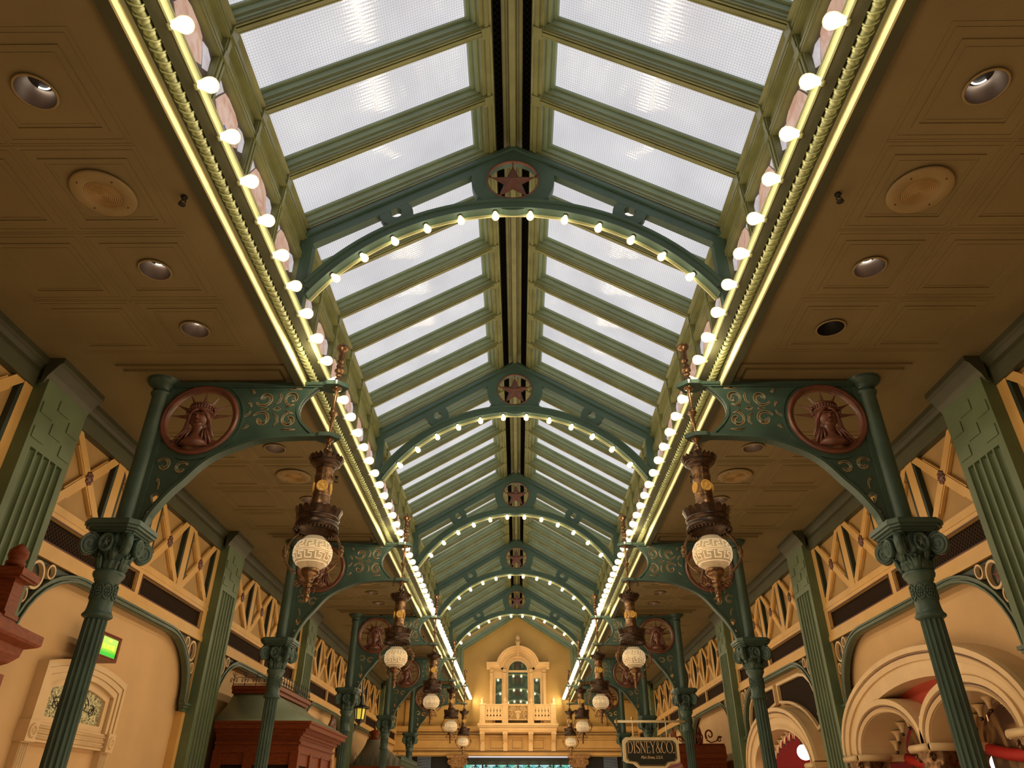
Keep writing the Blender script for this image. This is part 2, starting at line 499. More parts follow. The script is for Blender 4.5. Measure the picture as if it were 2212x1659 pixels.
def spiral(c, r0, r1, a0, turns, n=28, sx=1):
    return [(c[0]+sx*(r0+(r1-r0)*i/n)*cos(a0+2*PI*turns*i/n), c[1]+(r0+(r1-r0)*i/n)*sin(a0+2*PI*turns*i/n)) for i in range(n+1)]
def ribbon(path, w0, w1=None, mid=None):
    """closed outline of a stroke whose width tapers"""
    n = len(path); L = []; R = []
    w1 = w0 if w1 is None else w1
    for i, p in enumerate(path):
        a = path[max(i-1, 0)]; b = path[min(i+1, n-1)]
        d = Vector((b[0]-a[0], b[1]-a[1])); 
        if d.length < 1e-9: continue
        d.normalize(); t = i/(n-1)
        w = (w0+(w1-w0)*t) if mid is None else ((w0+(mid-w0)*2*t) if t < .5 else (mid+(w1-mid)*(2*t-1)))
        L.append((p[0]-d.y*w/2, p[1]+d.x*w/2)); R.append((p[0]+d.y*w/2, p[1]-d.x*w/2))
    return L+R[::-1]

# ================================================================== ROOM SHELL
def uyz(p): return (p.y, p.z)
def uxy(p): return (p.x, p.y)
def uxz(p): return (p.x, p.z)

b = MB(); b.box(-7.5, 7.5, YS-2, YEND+2, -.1, 0)
floor = struct(b.build('floor', paint('tiled floor', (.35, .22, .13), .3, .15, 1)))
b = MB()
b.box(-XW-.25, -XW-.1, YS, YEND, 0, 5.3); struct(b.build('wall_left', M['wall']))
# right wall has two shop openings
b = MB()
def wallrect(y0, y1, z0, z1): b.box(XW+.1, XW+.25, y0, y1, z0, z1)
def ell(yc, hw, z0, h, n=24): return [(yc+hw*cos(PI*i/n), z0+h*sin(PI*i/n)) for i in range(n+1)]
A1 = dict(yc=7.82, hw=1.62, z0=2.1, h=.70)
A2 = dict(yc=12.30, hw=1.38, z0=2.1, h=.72)
wallrect(YS, A1['yc']-A1['hw'], 0, 5.3)
wallrect(A1['yc']+A1['hw'], A2['yc']-A2['hw'], 0, 5.3)
wallrect(A2['yc']+A2['hw'], YEND, 0, 5.3)
for a in (A1, A2):
    pts = ell(a['yc'], a['hw'], a['z0'], a['h'])
    pts = [(a['yc']+a['hw'], 5.3)]+pts+[(a['yc']-a['hw'], 5.3)]
    b.prism([pts], 'yz', XW+.1, XW+.25)
struct(b.build('wall_right', M['wall']))
b = MB()
# end wall: gable upper part + aisle parts
b.prism([[(-2.3, 3.2), (2.3, 3.2), (2.3, 6.9), (0, 8.25), (-2.3, 6.9)]], 'xz', YEND, YEND+.2)
b.box(-4.4, -2.3, YEND, YEND+.2, 3.2, 5.3); b.box(2.3, 4.4, YEND, YEND+.2, 3.2, 5.3)
struct(b.build('wall_back', M['endwall']))

# aisle ceilings with pressed-metal coffers
def ceiling(side):
    b = MB(); sx = side
    x0, x1 = (1.95, 4.3)
    b.box(sx*x0, sx*x1, YS, YEND, ZC, ZC+.12)
    Yb = [Y0+BAY*k for k in range(-1, 5)]
    for yb in Yb:
        if yb > YS:
            # shallow boxed beam over each bracket
            def fr(xa, xb, ya, yb_, w, z):
                b.box(sx*xa, sx*xb, ya, ya+w, ZC-z, ZC); b.box(sx*xa, sx*xb, yb_-w, yb_, ZC-z, ZC)
                b.box(sx*xa, sx*(xa+w), ya+w, yb_-w, ZC-z, ZC); b.box(sx*(xb-w), sx*xb, ya+w, yb_-w, ZC-z, ZC)
            b.box(sx*2.08, sx*3.46, yb-.19, yb+.19, ZC-.045, ZC)
            fr(2.02, 3.52, yb-.24, yb+.24, .05, .02)
        for i in range(4):
            for (xa, xb) in ((2.225, 2.975), (2.975, 3.73)):
                ya = yb+1.08+.753*i; ye = ya+.753
                if ye > YEND or ya < YS: continue
                for ins, w, z in ((.004, .010, .0025), (.035, .010, .003), (.10, .030, .006), (.145, .010, .0025)):
                    fr(xa+ins, xb-ins, ya+ins, ye-ins, w, z)
    # bead borders around a coffer field
    return struct(b.build('ceiling_left' if side < 0 else 'ceiling_right', M['ceil']))
def fr(xa, xb, ya, yb_, w, z): pass
ceiling(-1); ceiling(1)

# crown moulding along each aisle wall (steps out over the pilasters)
for side, nm in ((-1, 'left'), (1, 'right')):
    b = MB()
    prof = [(0, 4.74), (.03, 4.76), (.05, 4.82), (.12, 4.93), (.15, 4.95), (.15, ZC), (0, ZC)]
    def crownseg(ya, yb_, off):
        n = len(prof)
        vs = [(side*(XW-off-o), y, z) for y in (ya, yb_) for (o, z) in prof]
        b.add(vs, [(k, (k+1) % n, n+(k+1) % n, n+k) for k in range(n)]+[tuple(range(n)), tuple(n+k for k in reversed(range(n)))])
    crownseg(YS, YEND, -.1+.02)
    for k in range(-1, 5):
        yc = Y0+BAY*k; crownseg(yc-.345, yc+.345, .06)
    b.box(side*(XW-.02), side*(XW+.12), YS, YEND, 4.72, ZC)
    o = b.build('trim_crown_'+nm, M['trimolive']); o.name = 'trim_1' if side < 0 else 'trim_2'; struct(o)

# ------------------------------------------------------------------ cornice that carries the bulbs
def cornice(side, name):
    root = empty(name, (side*1.8, 12, 4.95)); root['kind'] = 'structure'
    def P(b, part, m):
        o = b.build(part, m, root); o.location = (-side*1.8, -12, -4.95); return o
    def bx(xa, xb, za, zb, m, part):
        b = MB(); b.box(side*xa, side*xb, YS, YEND-.02, za, zb); P(b, part, m)
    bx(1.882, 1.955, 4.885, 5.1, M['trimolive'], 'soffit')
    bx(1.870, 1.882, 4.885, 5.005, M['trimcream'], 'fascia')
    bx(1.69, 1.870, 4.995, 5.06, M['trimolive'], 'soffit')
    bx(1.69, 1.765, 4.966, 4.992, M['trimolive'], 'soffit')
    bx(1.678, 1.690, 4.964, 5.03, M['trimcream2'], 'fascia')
    bx(1.69, 2.22, 5.06, 5.075, M['olive'], 'ledge')
    b = MB(); pitch = .062; n = int((YEND-.05-.8)/pitch)
    # bead and spiral rope moulding
    prof = [(.024*cos(2*PI*k/8), .024*sin(2*PI*k/8)) for k in range(8)]
    b.tube([(side*1.803, y, 4.974) for y in (.6, YEND-.03)], .026, 8)
    for i in range(n):
        y = .8+i*pitch
        b.sphere((side*1.803, y, 4.972), .034, 8, 5, (1, .72, 1)) if y < 12 else b.sphere((side*1.803, y, 4.972), .034, 6, 4, (1, .72, 1))
        if y < 14:
            b.tube([(side*1.803+.035*cos(a), y+.031-side*.014*cos(a), 4.972+.036*sin(a)) for a in [PI+PI*j/6 for j in range(7)]], .0055, 5)
    P(b, 'beading', M['olive'])
    return root
cornice(-1, 'trim_3'); cornice(1, 'trim_4')

# ------------------------------------------------------------------ bulbs
def bulb_mesh():
    g = MB()
    g.lathe([(.0, .056), (.018, .053), (.033, .043), (.0415, .028), (.044, .010), (.041, -.008), (.034, -.024), (.026, -.042), (.023, -.054)], n=16)
    s = MB(); s.lathe([(.0, -.05), (.023, -.05), (.023, -.056), (.027, -.062), (.027, -.074), (.0, -.076)], n=12)
    return g, s
def make_bulb(name):
    g, s = bulb_mesh()
    o = g.build(name, M['bulb']); so = s.build('socket', M['olive'], o)
    return o
proto = make_bulb('light_bulb')
NB = 13
first = True
BULBS = []
for side, sn in ((-1, 'left'), (1, 'right')):
    for j in range(-12, 63):
        y = 5.60+j*BAY/NB
        if y > YEND-.08: continue
        o = proto if first else copy_tree(proto); first = False
        o.location = (side*1.628, y, 4.983)
        o.rotation_euler = (0, PI/2 if side < 0 else -PI/2, 0)
        k = (y-Y0)/BAY
        if k < 0: where = 'above the cornice before the %s roof truss' % 'nearest'
        else:
            i = min(4, int(k))
            where = ('beyond the farthest roof truss' if i == 4 else 'between the %s and %s roof trusses' % (ORD[i], ORD[i+1]))
        tag(o, 'glowing round bulb in the %s cornice row %s' % (sn, where), 'light bulb', 'bulbs of the %s cornice %s' % (sn, where))

# ------------------------------------------------------------------ clerestory + skylights
XC, ZR0, ZR1 = 2.15, 6.47, 6.75
NODES = BAY/6
XRI, ZRI = .215, 7.90
def roofpt(x, up=0):
    """underside of the rafters at |x|; up = distance above it square to the slope"""
    sl = (ZRI-ZR1)/(XC-XRI)
    z = ZR1+(XC-x)*sl
    nx, nz = sl/math.hypot(sl, 1), 1/math.hypot(sl, 1)
    return (x+nx*up, z+nz*up)
def clerestory(side, ya, yb, idx):
    root = empty('window_%d' % idx, (side*XC, (ya+yb)/2, 5.9)); root['kind'] = 'structure'
    L = (-side*XC, -(ya+yb)/2, -5.9)
    def P(b, part, m, uv=None):
        o = b.build(part, m, root, L, uv); return o
    b = MB()
    # moulded rails
    for z0, z1, d in ((6.385, 6.475, 0), (6.398, 6.418, -.014), (6.436, 6.462, -.014), (6.475, 6.63, .035), (6.50, 6.605, .028), (6.63, 6.75, -.01), (6.645, 6.665, -.024), (6.69, 6.735, -.024)):
        b.box(side*(XC+d), side*(XC+.10), ya, yb, z0, z1)
    P(b, 'rail', M['olive'])
    b = MB(); n = round((yb-ya)/NODES)
    b.box(side*(XC+.03), side*(XC+.09), ya, yb, 5.06, 5.16)
    for i in range(0 if idx < 5 else 1, n+1):
        y = ya+i*NODES
        if y > yb+.01: break
        b.box(side*XC, side*(XC+.1), y-.05, y+.05, 5.07, 6.385)
        b.box(side*(XC-.014), side*XC, y-.034, y-.008, 5.07, 6.40); b.box(side*(XC-.014), side*XC, y+.008, y+.034, 5.07, 6.40)
        b.box(side*(XC-.028), side*(XC+.08), y-.042, y+.042, 6.39, 6.47)
        b.box(side*(XC-.010), side*(XC+.08), y-.034, y+.034, 6.47, 6.64); b.box(side*(XC-.022), side*XC, y-.02, y+.02, 6.47, 6.64)
        b.box(side*(XC-.040), side*(XC+.08), y-.048, y+.048, 6.65, 6.76)
    P(b, 'mullion', M['olive'])
    b = MB(); b.box(side*(XC+.07), side*(XC+.08), ya, yb, 5.1, ZR0-.05)
    P(b, 'pane', M['stained'], uyz)
    b = MB()
    X0, X1 = side*(XC+.052), side*(XC+.068)
    for i in range(n):
        y = ya+i*NODES; c = y+NODES/2
        T = lambda pts: [[(c+u, ZR0-.12+v) for u, v in pts]]
        b.mat(M['g_dark']); b.prism(T([(-.375, -.5), (.375, -.5), (.375, .08), (-.375, .08)]), 'yz', X0, X1)
        w0, w1 = side*(XC+.046), side*(XC+.052)
        b.mat(M['g_pink']); b.prism(T([(-.20, -.13), (-.23, -.20), (-.17, -.25), (.17, -.25), (.23, -.20), (.20, -.13), (.14, -.012), (.07, .012), (-.07, .012), (-.14, -.012)]), 'yz', w0, w1)
        b.mat(M['g_white'])
        for q in (-1, 1): b.prism(T([(q*.215, -.12), (q*.165, -.03), (q*.24, .0), (q*.31, -.03), (q*.32, -.15), (q*.255, -.20)]), 'yz', w0, w1)
        b.mat(M['g_red']); b.prism(T([(-.31, -.31), (-.008, -.31), (-.008, -.262), (-.31, -.262)]), 'yz', w0, w1); b.prism(T([(.008, -.31), (.31, -.31), (.31, -.262), (.008, -.262)]), 'yz', w0, w1)
        if i % 3 == 0:
            b.mat(M['g_blue']); b.prism(T([(-.04, -.31), (.04, -.31), (.04, -.25), (-.04, -.25)]), 'yz', side*(XC+.040), w0)
    P(b, 'leaded_quarries', None)
    return root

def skylight(side, ya, yb, idx):
    root = empty('window_%d' % idx, (side*1.2, (ya+yb)/2, 7.3)); root['kind'] = 'structure'
    L = (-side*1.2, -(ya+yb)/2, -7.3)
    def P(b, part, m, uv=None): return b.build(part, m, root, L, uv)
    n = max(1, round((yb-ya)/NODES))
    def slab(b, y0, y1, u0, u1, xa=XRI, xb=XC):
        p = [roofpt(xa, u0), roofpt(xb, u0), roofpt(xb, u1), roofpt(xa, u1)]
        vs = [(side*q[0], y, q[1]) for y in (y0, y1) for q in p]
        b.add(vs, [(0, 1, 2, 3), (7, 6, 5, 4), (0, 4, 5, 1), (1, 5, 6, 2), (2, 6, 7, 3), (3, 7, 4, 0)])
    def sq(b):  # glass
        slab(b, ya, yb, .20, .215)
    b = MB(); slab(b, ya, yb, .205, .22)
    sl = math.atan((ZRI-ZR1)/(XC-XRI))
    P(b, 'pane', M['sky'], lambda p: (p.y, abs(p.x)/cos(sl)))
    bs, bo = MB(), MB()
    for i in range(0 if idx < 5 else 1, n+1):
        y = ya+i*NODES
        if y > yb+.01: break
        e0, e1 = y, y
        slab(bs, y-.088, y+.088, .175, .204)
        slab(bs, y-.064, y+.064, .10, .175)
        slab(bo, y-.056, y+.056, .085, .10)
        slab(bs, y-.050, y+.050, .05, .085)
        slab(bo, y-.044, y+.044, .02, .05)
        slab(bo, y-.016, y+.016, -.004, .02)
        slab(bo, y-.036, y-.024, .004, .02); slab(bo, y+.024, y+.036, .004, .02)
    # eave and ridge frames
    def along(b, xc, w, u0, u1):
        slab(b, ya, yb, u0, u1, xc-w/2, xc+w/2)
    along(bs, XC-.03, .07, .165, .204); along(bo, XC-.02, .06, .017, .165)
    along(bs, XRI+.07, .11, .165, .204); along(bs, XRI+.055, .08, .10, .165)
    along(bo, XRI+.035, .07, .03, .10); along(bo, XRI+.02, .035, 0, .03)
    for i in range(n+1):
        y = ya+i*NODES
        if y <= yb+.01 and (i > 0 or idx < 5): slab(bo, y-.055, y+.055, -.012, .06, XRI-.01, XRI+.07)
    P(bs, 'rafter', M['sage']); P(bo, 'moulding', M['olive'])
    return root
wi = 1
edges = [Y0-BAY*1.5-.0]+[Y0+BAY*k for k in range(0, 5)]+[YEND]
edges[0] = Y0-9*NODES
for a, c in zip(edges[:-1], edges[1:]):
    for side in (-1, 1):
        clerestory(side, a, c, wi); wi += 1
        skylight(side, a, c, wi); wi += 1

# ridge beam
root = empty('trim_5', (0, 12, 8.1)); root['kind'] = 'structure'
L = (0, -12, -8.1)
b = MB(); b.box(-.5, .5, edges[0], YEND, 8.30, 8.32); b.build('mesh_screen', M['slot'], root, L, uxy)
b = MB()
b.box(-.105, .105, edges[0], YEND, 8.12, 8.30)
for x0, x1, z in ((-.095, -.07, 8.10), (-.06, -.045, 8.105), (.045, .06, 8.105), (.07, .095, 8.10)):
    b.box(x0, x1, edges[0], YEND, z, 8.14)
b.box(-.028, .028, edges[0], YEND, 7.98, 8.14); b.box(-.034, .034, edges[0], YEND, 8.05, 8.08)
b.build('ridge_beam', M['olive'], root, L)
b = MB()
for s in (-1, 1):
    b.box(s*.19, s*.23, edges[0], YEND, 7.92, 8.30)
b.build('side_board', M['olive'], root, L)

# ------------------------------------------------------------------ roof trusses
ZA = 4.713      # centre height of the arch circle
def make_truss():
    root = empty('roof_truss', (0, Y0, 6.06))
    L = (0, 0, -6.06)
    def P(b, part, m, uv=None): return b.build(part, m, root, L, uv)
    b = MB()
    w = .05
    # arch web
    a0 = math.acos(2.05/2.455)
    b.arcband((0, ZA), 2.365, 2.46, a0*.98, PI-a0*.98, 'xz', -w, w, 64)
    b.arcband((0, ZA), 2.45, 2.475, a0, PI-a0, 'xz', -w-.02, w+.02, 64)
    # rafter chords and posts
    for s in (-1, 1):
        b.prism([[(s*2.17, 5.08), (s*2.17, 6.76), (s*2.06, 6.80), (s*2.04, 6.55), (s*2.04, 5.08)]], 'xz', -w*.94, w*.94)
        b.prism([[(s*2.16, 6.74), (0, 8.05), (0, 7.83), (s*2.08, 6.565)]], 'xz', -w*.9, w*.9)
        b.prism([[(s*2.16, 6.70), (0, 8.01), (0, 7.96), (s*2.16, 6.655)]], 'xz', -w-.025, w+.025)
        # small ring
        b.ring((s*1.23, 7.015), .066, .178, 'xz', -w*.86, w*.86, 28)
        # foot bracket under the arch end
        b.prism([[(s*2.06, 5.9), (s*2.06, 6.15), (s*1.98, 6.12), (s*2.0, 6.0)]], 'xz', -w*.8, w*.8)
    b.ring((0, 7.49), .29, .45, 'xz', -w*.96, w*.96, 48)
    b.prism([[(-.40, 7.66), (-.33, 7.80), (0, 8.03), (.33, 7.80), (.40, 7.66), (.2, 7.84), (0, 7.90), (-.2, 7.84)]], 'xz', -w*.8, w*.8)
    b.prism([[(-.42, 7.155), (.42, 7.155), (.36, 7.25), (.2, 7.12), (-.2, 7.12), (-.36, 7.25)]], 'xz', -w*.8, w*.8)
    P(b, 'arch_frame', M['truss'])
    b = MB(); b.arcband((0, ZA), 2.318, 2.372, a0*.93, PI-a0*.93, 'xz', .035, .047, 64)
    P(b, 'light_strip', M['trimcream'])
    b = MB(); b.arcband((0, ZA), 2.352, 2.366, a0*.93, PI-a0*.93, 'xz', -w-.012, .035, 64)
    P(b, 'soffit_strip', M['truss'])
    r = MB(); r.lathe([(.276, -.02), (.272, -.050), (.280, -.060), (.291, -.054), (.294, -.02)], (0, 0, 7.49), 40, 'y')
    P(r, 'star_ring', M['star'])
    st = MB(); star3d(st, (0, 7.475), .262, 'xz', -.02, -.085)
    for i in range(5):
        a = PI/2+2*PI*i/5
        st.bar2((.25*cos(a), 7.475+.25*sin(a)), (.275*cos(a), 7.49+.275*sin(a)), .012, 'xz', -.03, -.01)
    P(st, 'star', M['star'])
    g, s = bulb_mesh()
    for i in range(12):
        a = math.radians(-50.6+9.2*i)
        go = g.build('bulb', M['bulb'], root) if i == 0 else g0.copy()
        if i == 0: g0 = go; so = s.build('socket', M['brass'], go); s0 = so
        else:
            COL.objects.link(go); so = s0.copy(); COL.objects.link(so); so.parent = go
        go.parent = root
        go.location = (2.285*sin(a), -.01, ZA+2.285*cos(a)-6.06)
        go.rotation_euler = (0, PI+a*.9, 0)
        go.scale = (.93, .93, .95)
    return root
truss = make_truss()
for k in range(5):
    o = truss if k == 0 else copy_tree(truss)
    o.location = (0, Y0+BAY*k, 6.06)
    tag(o, 'green arched roof truss with a brown star and twelve bulbs, %s' % (['nearest the viewer', 'second from the viewer', 'third from the viewer', 'fourth from the viewer', 'farthest, before the end wall'][k]), 'roof truss', 'starred arch trusses under the skylight')

# ------------------------------------------------------------------ columns
def flute_fn(nf, depth):
    def f(r, z, a):
        t = (a*nf/(2*PI)) % 1.0
        return r-depth*max(0, sin(PI*t))**.6
    return f
def make_column():
    root = empty('cast_iron_column', (0, 0, 0))
    def P(b, n, m=M['iron']):
        b.v = [(x*.78, y*.78, z) for x, y, z in b.v]
        return b.build(n, m, root)
    b = MB(); nf = 14
    b.lathe([(.112, .25), (.104, 2.83), (.100, 2.86)], n=nf*6, flute=flute_fn(nf, .016), sm=False)
    b.lathe([(.2, 0), (.2, .12), (.16, .16), (.16, .22), (.115, .26)], n=24)
    P(b, 'fluted_shaft')
    b = MB()
    b.lathe([(.095, 2.845), (.118, 2.855), (.139, 2.866), (.141, 2.876), (.132, 2.886), (.120, 2.90), (.113, 2.925), (.110, 2.96), (.110, 3.125), (.122, 3.135), (.126, 3.15), (.142, 3.165), (.150, 3.182), (.148, 3.20), (.125, 3.215)], n=32)
    for i in range(8):
        a = 2*PI*i/8
        c = Vector((.111*cos(a), .111*sin(a), 3.047)); t = Vector((-sin(a), cos(a), 0)); u = Vector((0, 0, 1)); nn = Vector((cos(a), sin(a), 0))
        b.tube([c+t*.044*cos(2*PI*j/14)+u*.058*sin(2*PI*j/14)+nn*(.006-.012*cos(2*PI*j/14)**2) for j in range(14)], .007, 5, True)
        for q in range(7):
            e_ = c+t*.020*cos(2*PI*q/6)*(q > 0)+u*.026*sin(2*PI*q/6)*(q > 0)
            b.sphere(e_, .0125, 6, 4)
    P(b, 'neck_band')
    # acanthus bell
    b = MB()
    def leaf(r, z, a):
        t = (z-3.2)/.24
        return r*(1+.10*abs(sin(4*a+1.2*sin(9*t)))+.07*sin(16*a+22*t))+.006*sin(40*a)*cos(30*t)
    prof = [(.112, 3.205), (.128, 3.23), (.142, 3.27), (.128, 3.30), (.125, 3.32), (.145, 3.35), (.165, 3.40), (.18, 3.44), (.17, 3.49)]
    b.lathe(prof, n=96, flute=leaf)
    for i in range(8):
        a = 2*PI*(i+.5)/8
        R = [(.125, 3.21), (.15, 3.26), (.168, 3.30), (.185, 3.315), (.178, 3.295)] if i % 2 else [(.13, 3.28), (.155, 3.33), (.178, 3.38), (.20, 3.39), (.195, 3.37)]
        b.tube([(r*cos(a), r*sin(a), z) for r, z in R], [.022, .03, .03, .02, .008], 7)
        for da in (-.22, .22):
            b.tube([(r*cos(a+da*(.3+j*.22)), r*sin(a+da*(.3+j*.22)), z-.012) for j, (r, z) in enumerate(R[:4])], [.014, .018, .016, .007], 6)
    P(b, 'acanthus_capital')
    b = MB()
    def chsq(h, c): return [(h, -h+c), (h, h-c), (h-c, h), (-h+c, h), (-h, h-c), (-h, -h+c), (-h+c, -h), (h-c, -h)]
    for h, c, z0, z1 in ((.215, .05, 3.485, 3.50), (.238, .06, 3.50, 3.518), (.268, .075, 3.518, 3.54), (.284, .08, 3.54, 3.57), (.268, .075, 3.57, 3.585)):
        b.prism([chsq(h, c)], 'xy', z0, z1)
    P(b, 'abacus')
    # corner volutes
    for i in range(4):
        a = PI/4+PI/2*i
        b = MB(); nn = Vector((cos(a), sin(a), 0)); t = Vector((-sin(a), cos(a), 0))
        c = nn*.262+Vector((0, 0, 3.395))
        for s in (-1, 1):
            rim = []
            for j in range(30):
                th = .4*PI+2*PI*1.9*j/29; r = .088*(1-j/29*.82)
                rim.append(c+nn*r*cos(th)+Vector((0, 0, r*sin(th)))+t*s*.036)
            b.tube(rim, [.013*(1-.5*j/29) for j in range(30)], 6)
        pts = [c+nn*.088*cos(2*PI*j/24)+Vector((0, 0, .088*sin(2*PI*j/24))) for j in range(24)]
        vs = [p-t*.034 for p in pts]+[p+t*.034 for p in pts]
        b.add(vs, [tuple(range(24)), tuple(reversed(range(24, 48)))])
        b.add(vs, [(j, (j+1) % 24, 24+(j+1) % 24, 24+j) for j in range(24)], True)
        b.tube([nn*.10+Vector((0, 0, 3.49)), nn*.20+Vector((0, 0, 3.478)), c+Vector((0, 0, .075))], [.04, .038, .03], 8)
        P(b, 'volute')
    # star rosettes at the middle of each face
    for i in range(4):
        a = PI/2*i
        b = MB(); b.lathe([(0, 0), (.05, 0), (.055, .012), (.066, .018), (.074, .010), (.074, -.03), (0, -.03)], n=24, axis='x')
        star3d(b, (0, 0), .052, 'yz', .002, .022)
        vs = []
        for (x, y, z) in b.v:
            r = .225+x
            vs.append((r*cos(a)-y*sin(a), r*sin(a)+y*cos(a), 3.40+z))
        b.v = vs
        P(b, 'star_rosette')
    b = MB()
    b.lathe([(.13, 3.585), (.125, 3.60), (.105, 3.62), (.099, 3.65), (0.096, 4.801), (0.114, 4.808), (0.120, 4.821), (0.114, 4.834), (0.098, 4.841), (0.104, 4.867), (0.135, 4.894), (0.175, 4.917), (0.190, 4.940), (0.186, 4.960), (0.206, 4.966), (0.208, 4.989), (0.190, 4.998), (0.000, 4.998)], n=28)
    P(b, 'upper_post')
    return root
# ------------------------------------------------------------------ brackets
UB = XCOL   # local x measured from column axis, toward the nave (+)
def bracket_curve():
    pts = [(.16, 3.60), (.19, 3.70), (.34-.05, 3.87), (.39, 3.99), (.50, 4.13), (.62, 4.23), (.78, 4.31), (.96, 4.375), (1.15, 4.40), (1.34, 4.41)]
    # smooth by Catmull-Rom
    out = []
    for i in range(len(pts)-1):
        p0 = pts[max(i-1, 0)]; p1 = pts[i]; p2 = pts[i+1]; p3 = pts[min(i+2, len(pts)-1)]
        for j in range(4):
            t = j/4
            out.append(tuple(.5*((2*p1[k])+(-p0[k]+p2[k])*t+(2*p0[k]-5*p1[k]+4*p2[k]-p3[k])*t*t+(-p0[k]+3*p1[k]-3*p2[k]+p3[k])*t**3) for k in (0, 1)))
    out.append(pts[-1]); return out
def fillplate(polys, half, name, mat, root):
    cu = bpy.data.curves.new(name, 'CURVE'); cu.dimensions = '2D'; cu.fill_mode = 'BOTH'; cu.extrude = half
    for q in polys:
        sp = cu.splines.new('POLY'); sp.points.add(len(q)-1); sp.use_cyclic_u = True
        for i, p in enumerate(q): sp.points[i].co = (p[0], p[1], 0, 1)
    t = bpy.data.objects.new(name, cu); COL.objects.link(t)
    dg = bpy.context.evaluated_depsgraph_get(); me = bpy.data.meshes.new_from_object(t.evaluated_get(dg))
    bpy.data.objects.remove(t)
    for v in me.vertices: v.co = Vector((v.co.x, v.co.z, v.co.y))
    me.materials.clear(); me.materials.append(mat)
    o = bpy.data.objects.new(name, me); COL.objects.link(o); o.parent = root
    return o
def make_bracket():
    root = empty('scroll_bracket', (0, 0, 0))
    P = lambda b, n, m=M['iron']: b.build(n, m, root)
    cur = bracket_curve()
    endarc = [(1.36+.035*0-.085*sin(PI*t)+.08*abs(2*t-1)**2*.9, 4.43+.46*t) for t in [i/14 for i in range(15)]]
    outer = [(.066, 4.912), (.066, 3.60)]+cur+endarc
    outer += [(1.445, 4.912)]
    holes = []
    mc, mr = (.41, 4.562), .318
    holes.append([(mc[0]+mr*cos(2*PI*i/48), mc[1]+mr*sin(2*PI*i/48)) for i in range(48)])
    def add(path, w0, w1=None, mid=None): holes.append(ribbon(path, w0, w1, mid))
    # scroll cut-outs, mirrored about z=4.665 near the free end
    for s in (1, -1):
        zc = 4.665
        add([(p[0], zc+s*(p[1]-zc)) for p in spiral((1.20, 4.775), .072, .016, -1.9, -.98, 24)], .014, .038)
        add([(p[0], zc+s*(p[1]-zc)) for p in spiral((.955, 4.770), .082, .018, 3.6, .95, 24)], .012, .042)
        add([(1.05, zc+s*.045), (1.09, zc+s*.075), (1.10, zc+s*.13), (1.07, zc+s*.17)], .006, .006, .022)
        add([(1.14, zc+s*.195), (1.20, zc+s*.21), (1.27, zc+s*.205)], .004, .004, .018)
        add([(1.155, zc+s*.02), (1.19, zc+s*.035), (1.225, zc+s*.045)], .018, .004)
        add([(.845, zc+s*.02), (.835, zc+s*.05), (.80, zc+s*.075)], .006, .022)
        add([(.80, zc+s*.20), (.83, zc+s*.19), (.85, zc+s*.16)], .005, .018)
    holes.append([(1.11, 4.665), (1.075, 4.690), (1.04, 4.665), (1.075, 4.640)])
    holes.append([(1.005, 4.665), (.98, 4.677), (.93, 4.665), (.98, 4.653)])
    # lower triangle motifs
    add(spiral((.200, 4.125), .064, .020, 2.6, -.85, 22), .014, .032)
    add(spiral((.355, 4.095), .060, .018, .5, .85, 22), .014, .032)
    add([(.165, 4.0), (.19, 3.985), (.205, 3.95), (.205, 3.90)], .022, .005)
    holes.append([(.20, 3.87), (.235, 3.84), (.215, 3.80), (.20, 3.77), (.175, 3.81), (.165, 3.845)])
    holes.append([(.165, 3.73), (.185, 3.715), (.175, 3.69), (.155, 3.695)])
    holes.append([(.150, 3.655), (.163, 3.648), (.158, 3.633), (.146, 3.636)])
    fillplate([outer]+holes, .018, 'pierced_plate', M['iron'], root)
    # raised borders of the scrolls
    b = MB()
    for h in holes[1:]:
        n = len(h)
        b.tube([(p[0], -.02, p[1]) for p in h], .0028, 4, True)
    P(b, 'scroll_edge', M['scroll'])
    # flanges
    b = MB()
    path = [(p[0], p[1]) for p in cur]+[(1.36, 4.41), (1.58, 4.41)]
    b.sweep([(0, -.045), (0, .045), (-.028, .045), (-.028, -.045)], path, 'xz')
    b.prism([[(1.50, -.075), (1.60, -.075), (1.675, -.0), (1.60, .075), (1.50, .075), (1.46, .045), (1.46, -.045)]], 'xy', 4.375, 4.412)
    P(b, 'lower_flange')
    b = MB()
    b.box(.10, 1.50, -.055, .055, 4.895, 4.925)
    b.box(.12, 1.46, -.04, .04, 4.88, 4.895)
    b.prism([[(1.46, -.055), (1.50, -.09), (1.60, -.09), (1.69, -.0), (1.60, .09), (1.50, .09), (1.46, .055)]], 'xy', 4.885, 4.925)
    P(b, 'top_flange')
    b = MB(); b.sweep([(.0, -.032), (0, .032), (.022, .032), (.022, -.032)], endarc, 'xz')
    P(b, 'end_rib')
    b = MB(); b.box(.070, .115, -.03, .03, 3.6, 4.88); P(b, 'post_rib')
    b = MB(); b.arcband(mc, .375, .392, .7*PI*2, 1.2*PI*2+.2, 'xz', -.028, .028, 40)
    b.arcband(mc, .335, .348, 0, 2*PI, 'xz', -.022, .022, 48)
    P(b, 'ring_rib')
    # medallion ring
    b = MB(); b.lathe([(.290, -.0), (.290, -.025), (.298, -.038), (.308, -.033), (.316, -.044), (.332, -.043), (.345, -.028), (.345, .03), (.33, .043), (.30, .038), (.290, .025), (.290, 0)], (mc[0], 0, mc[1]), 48, 'y')
    P(b, 'medallion_ring', M['relief'])
    return root
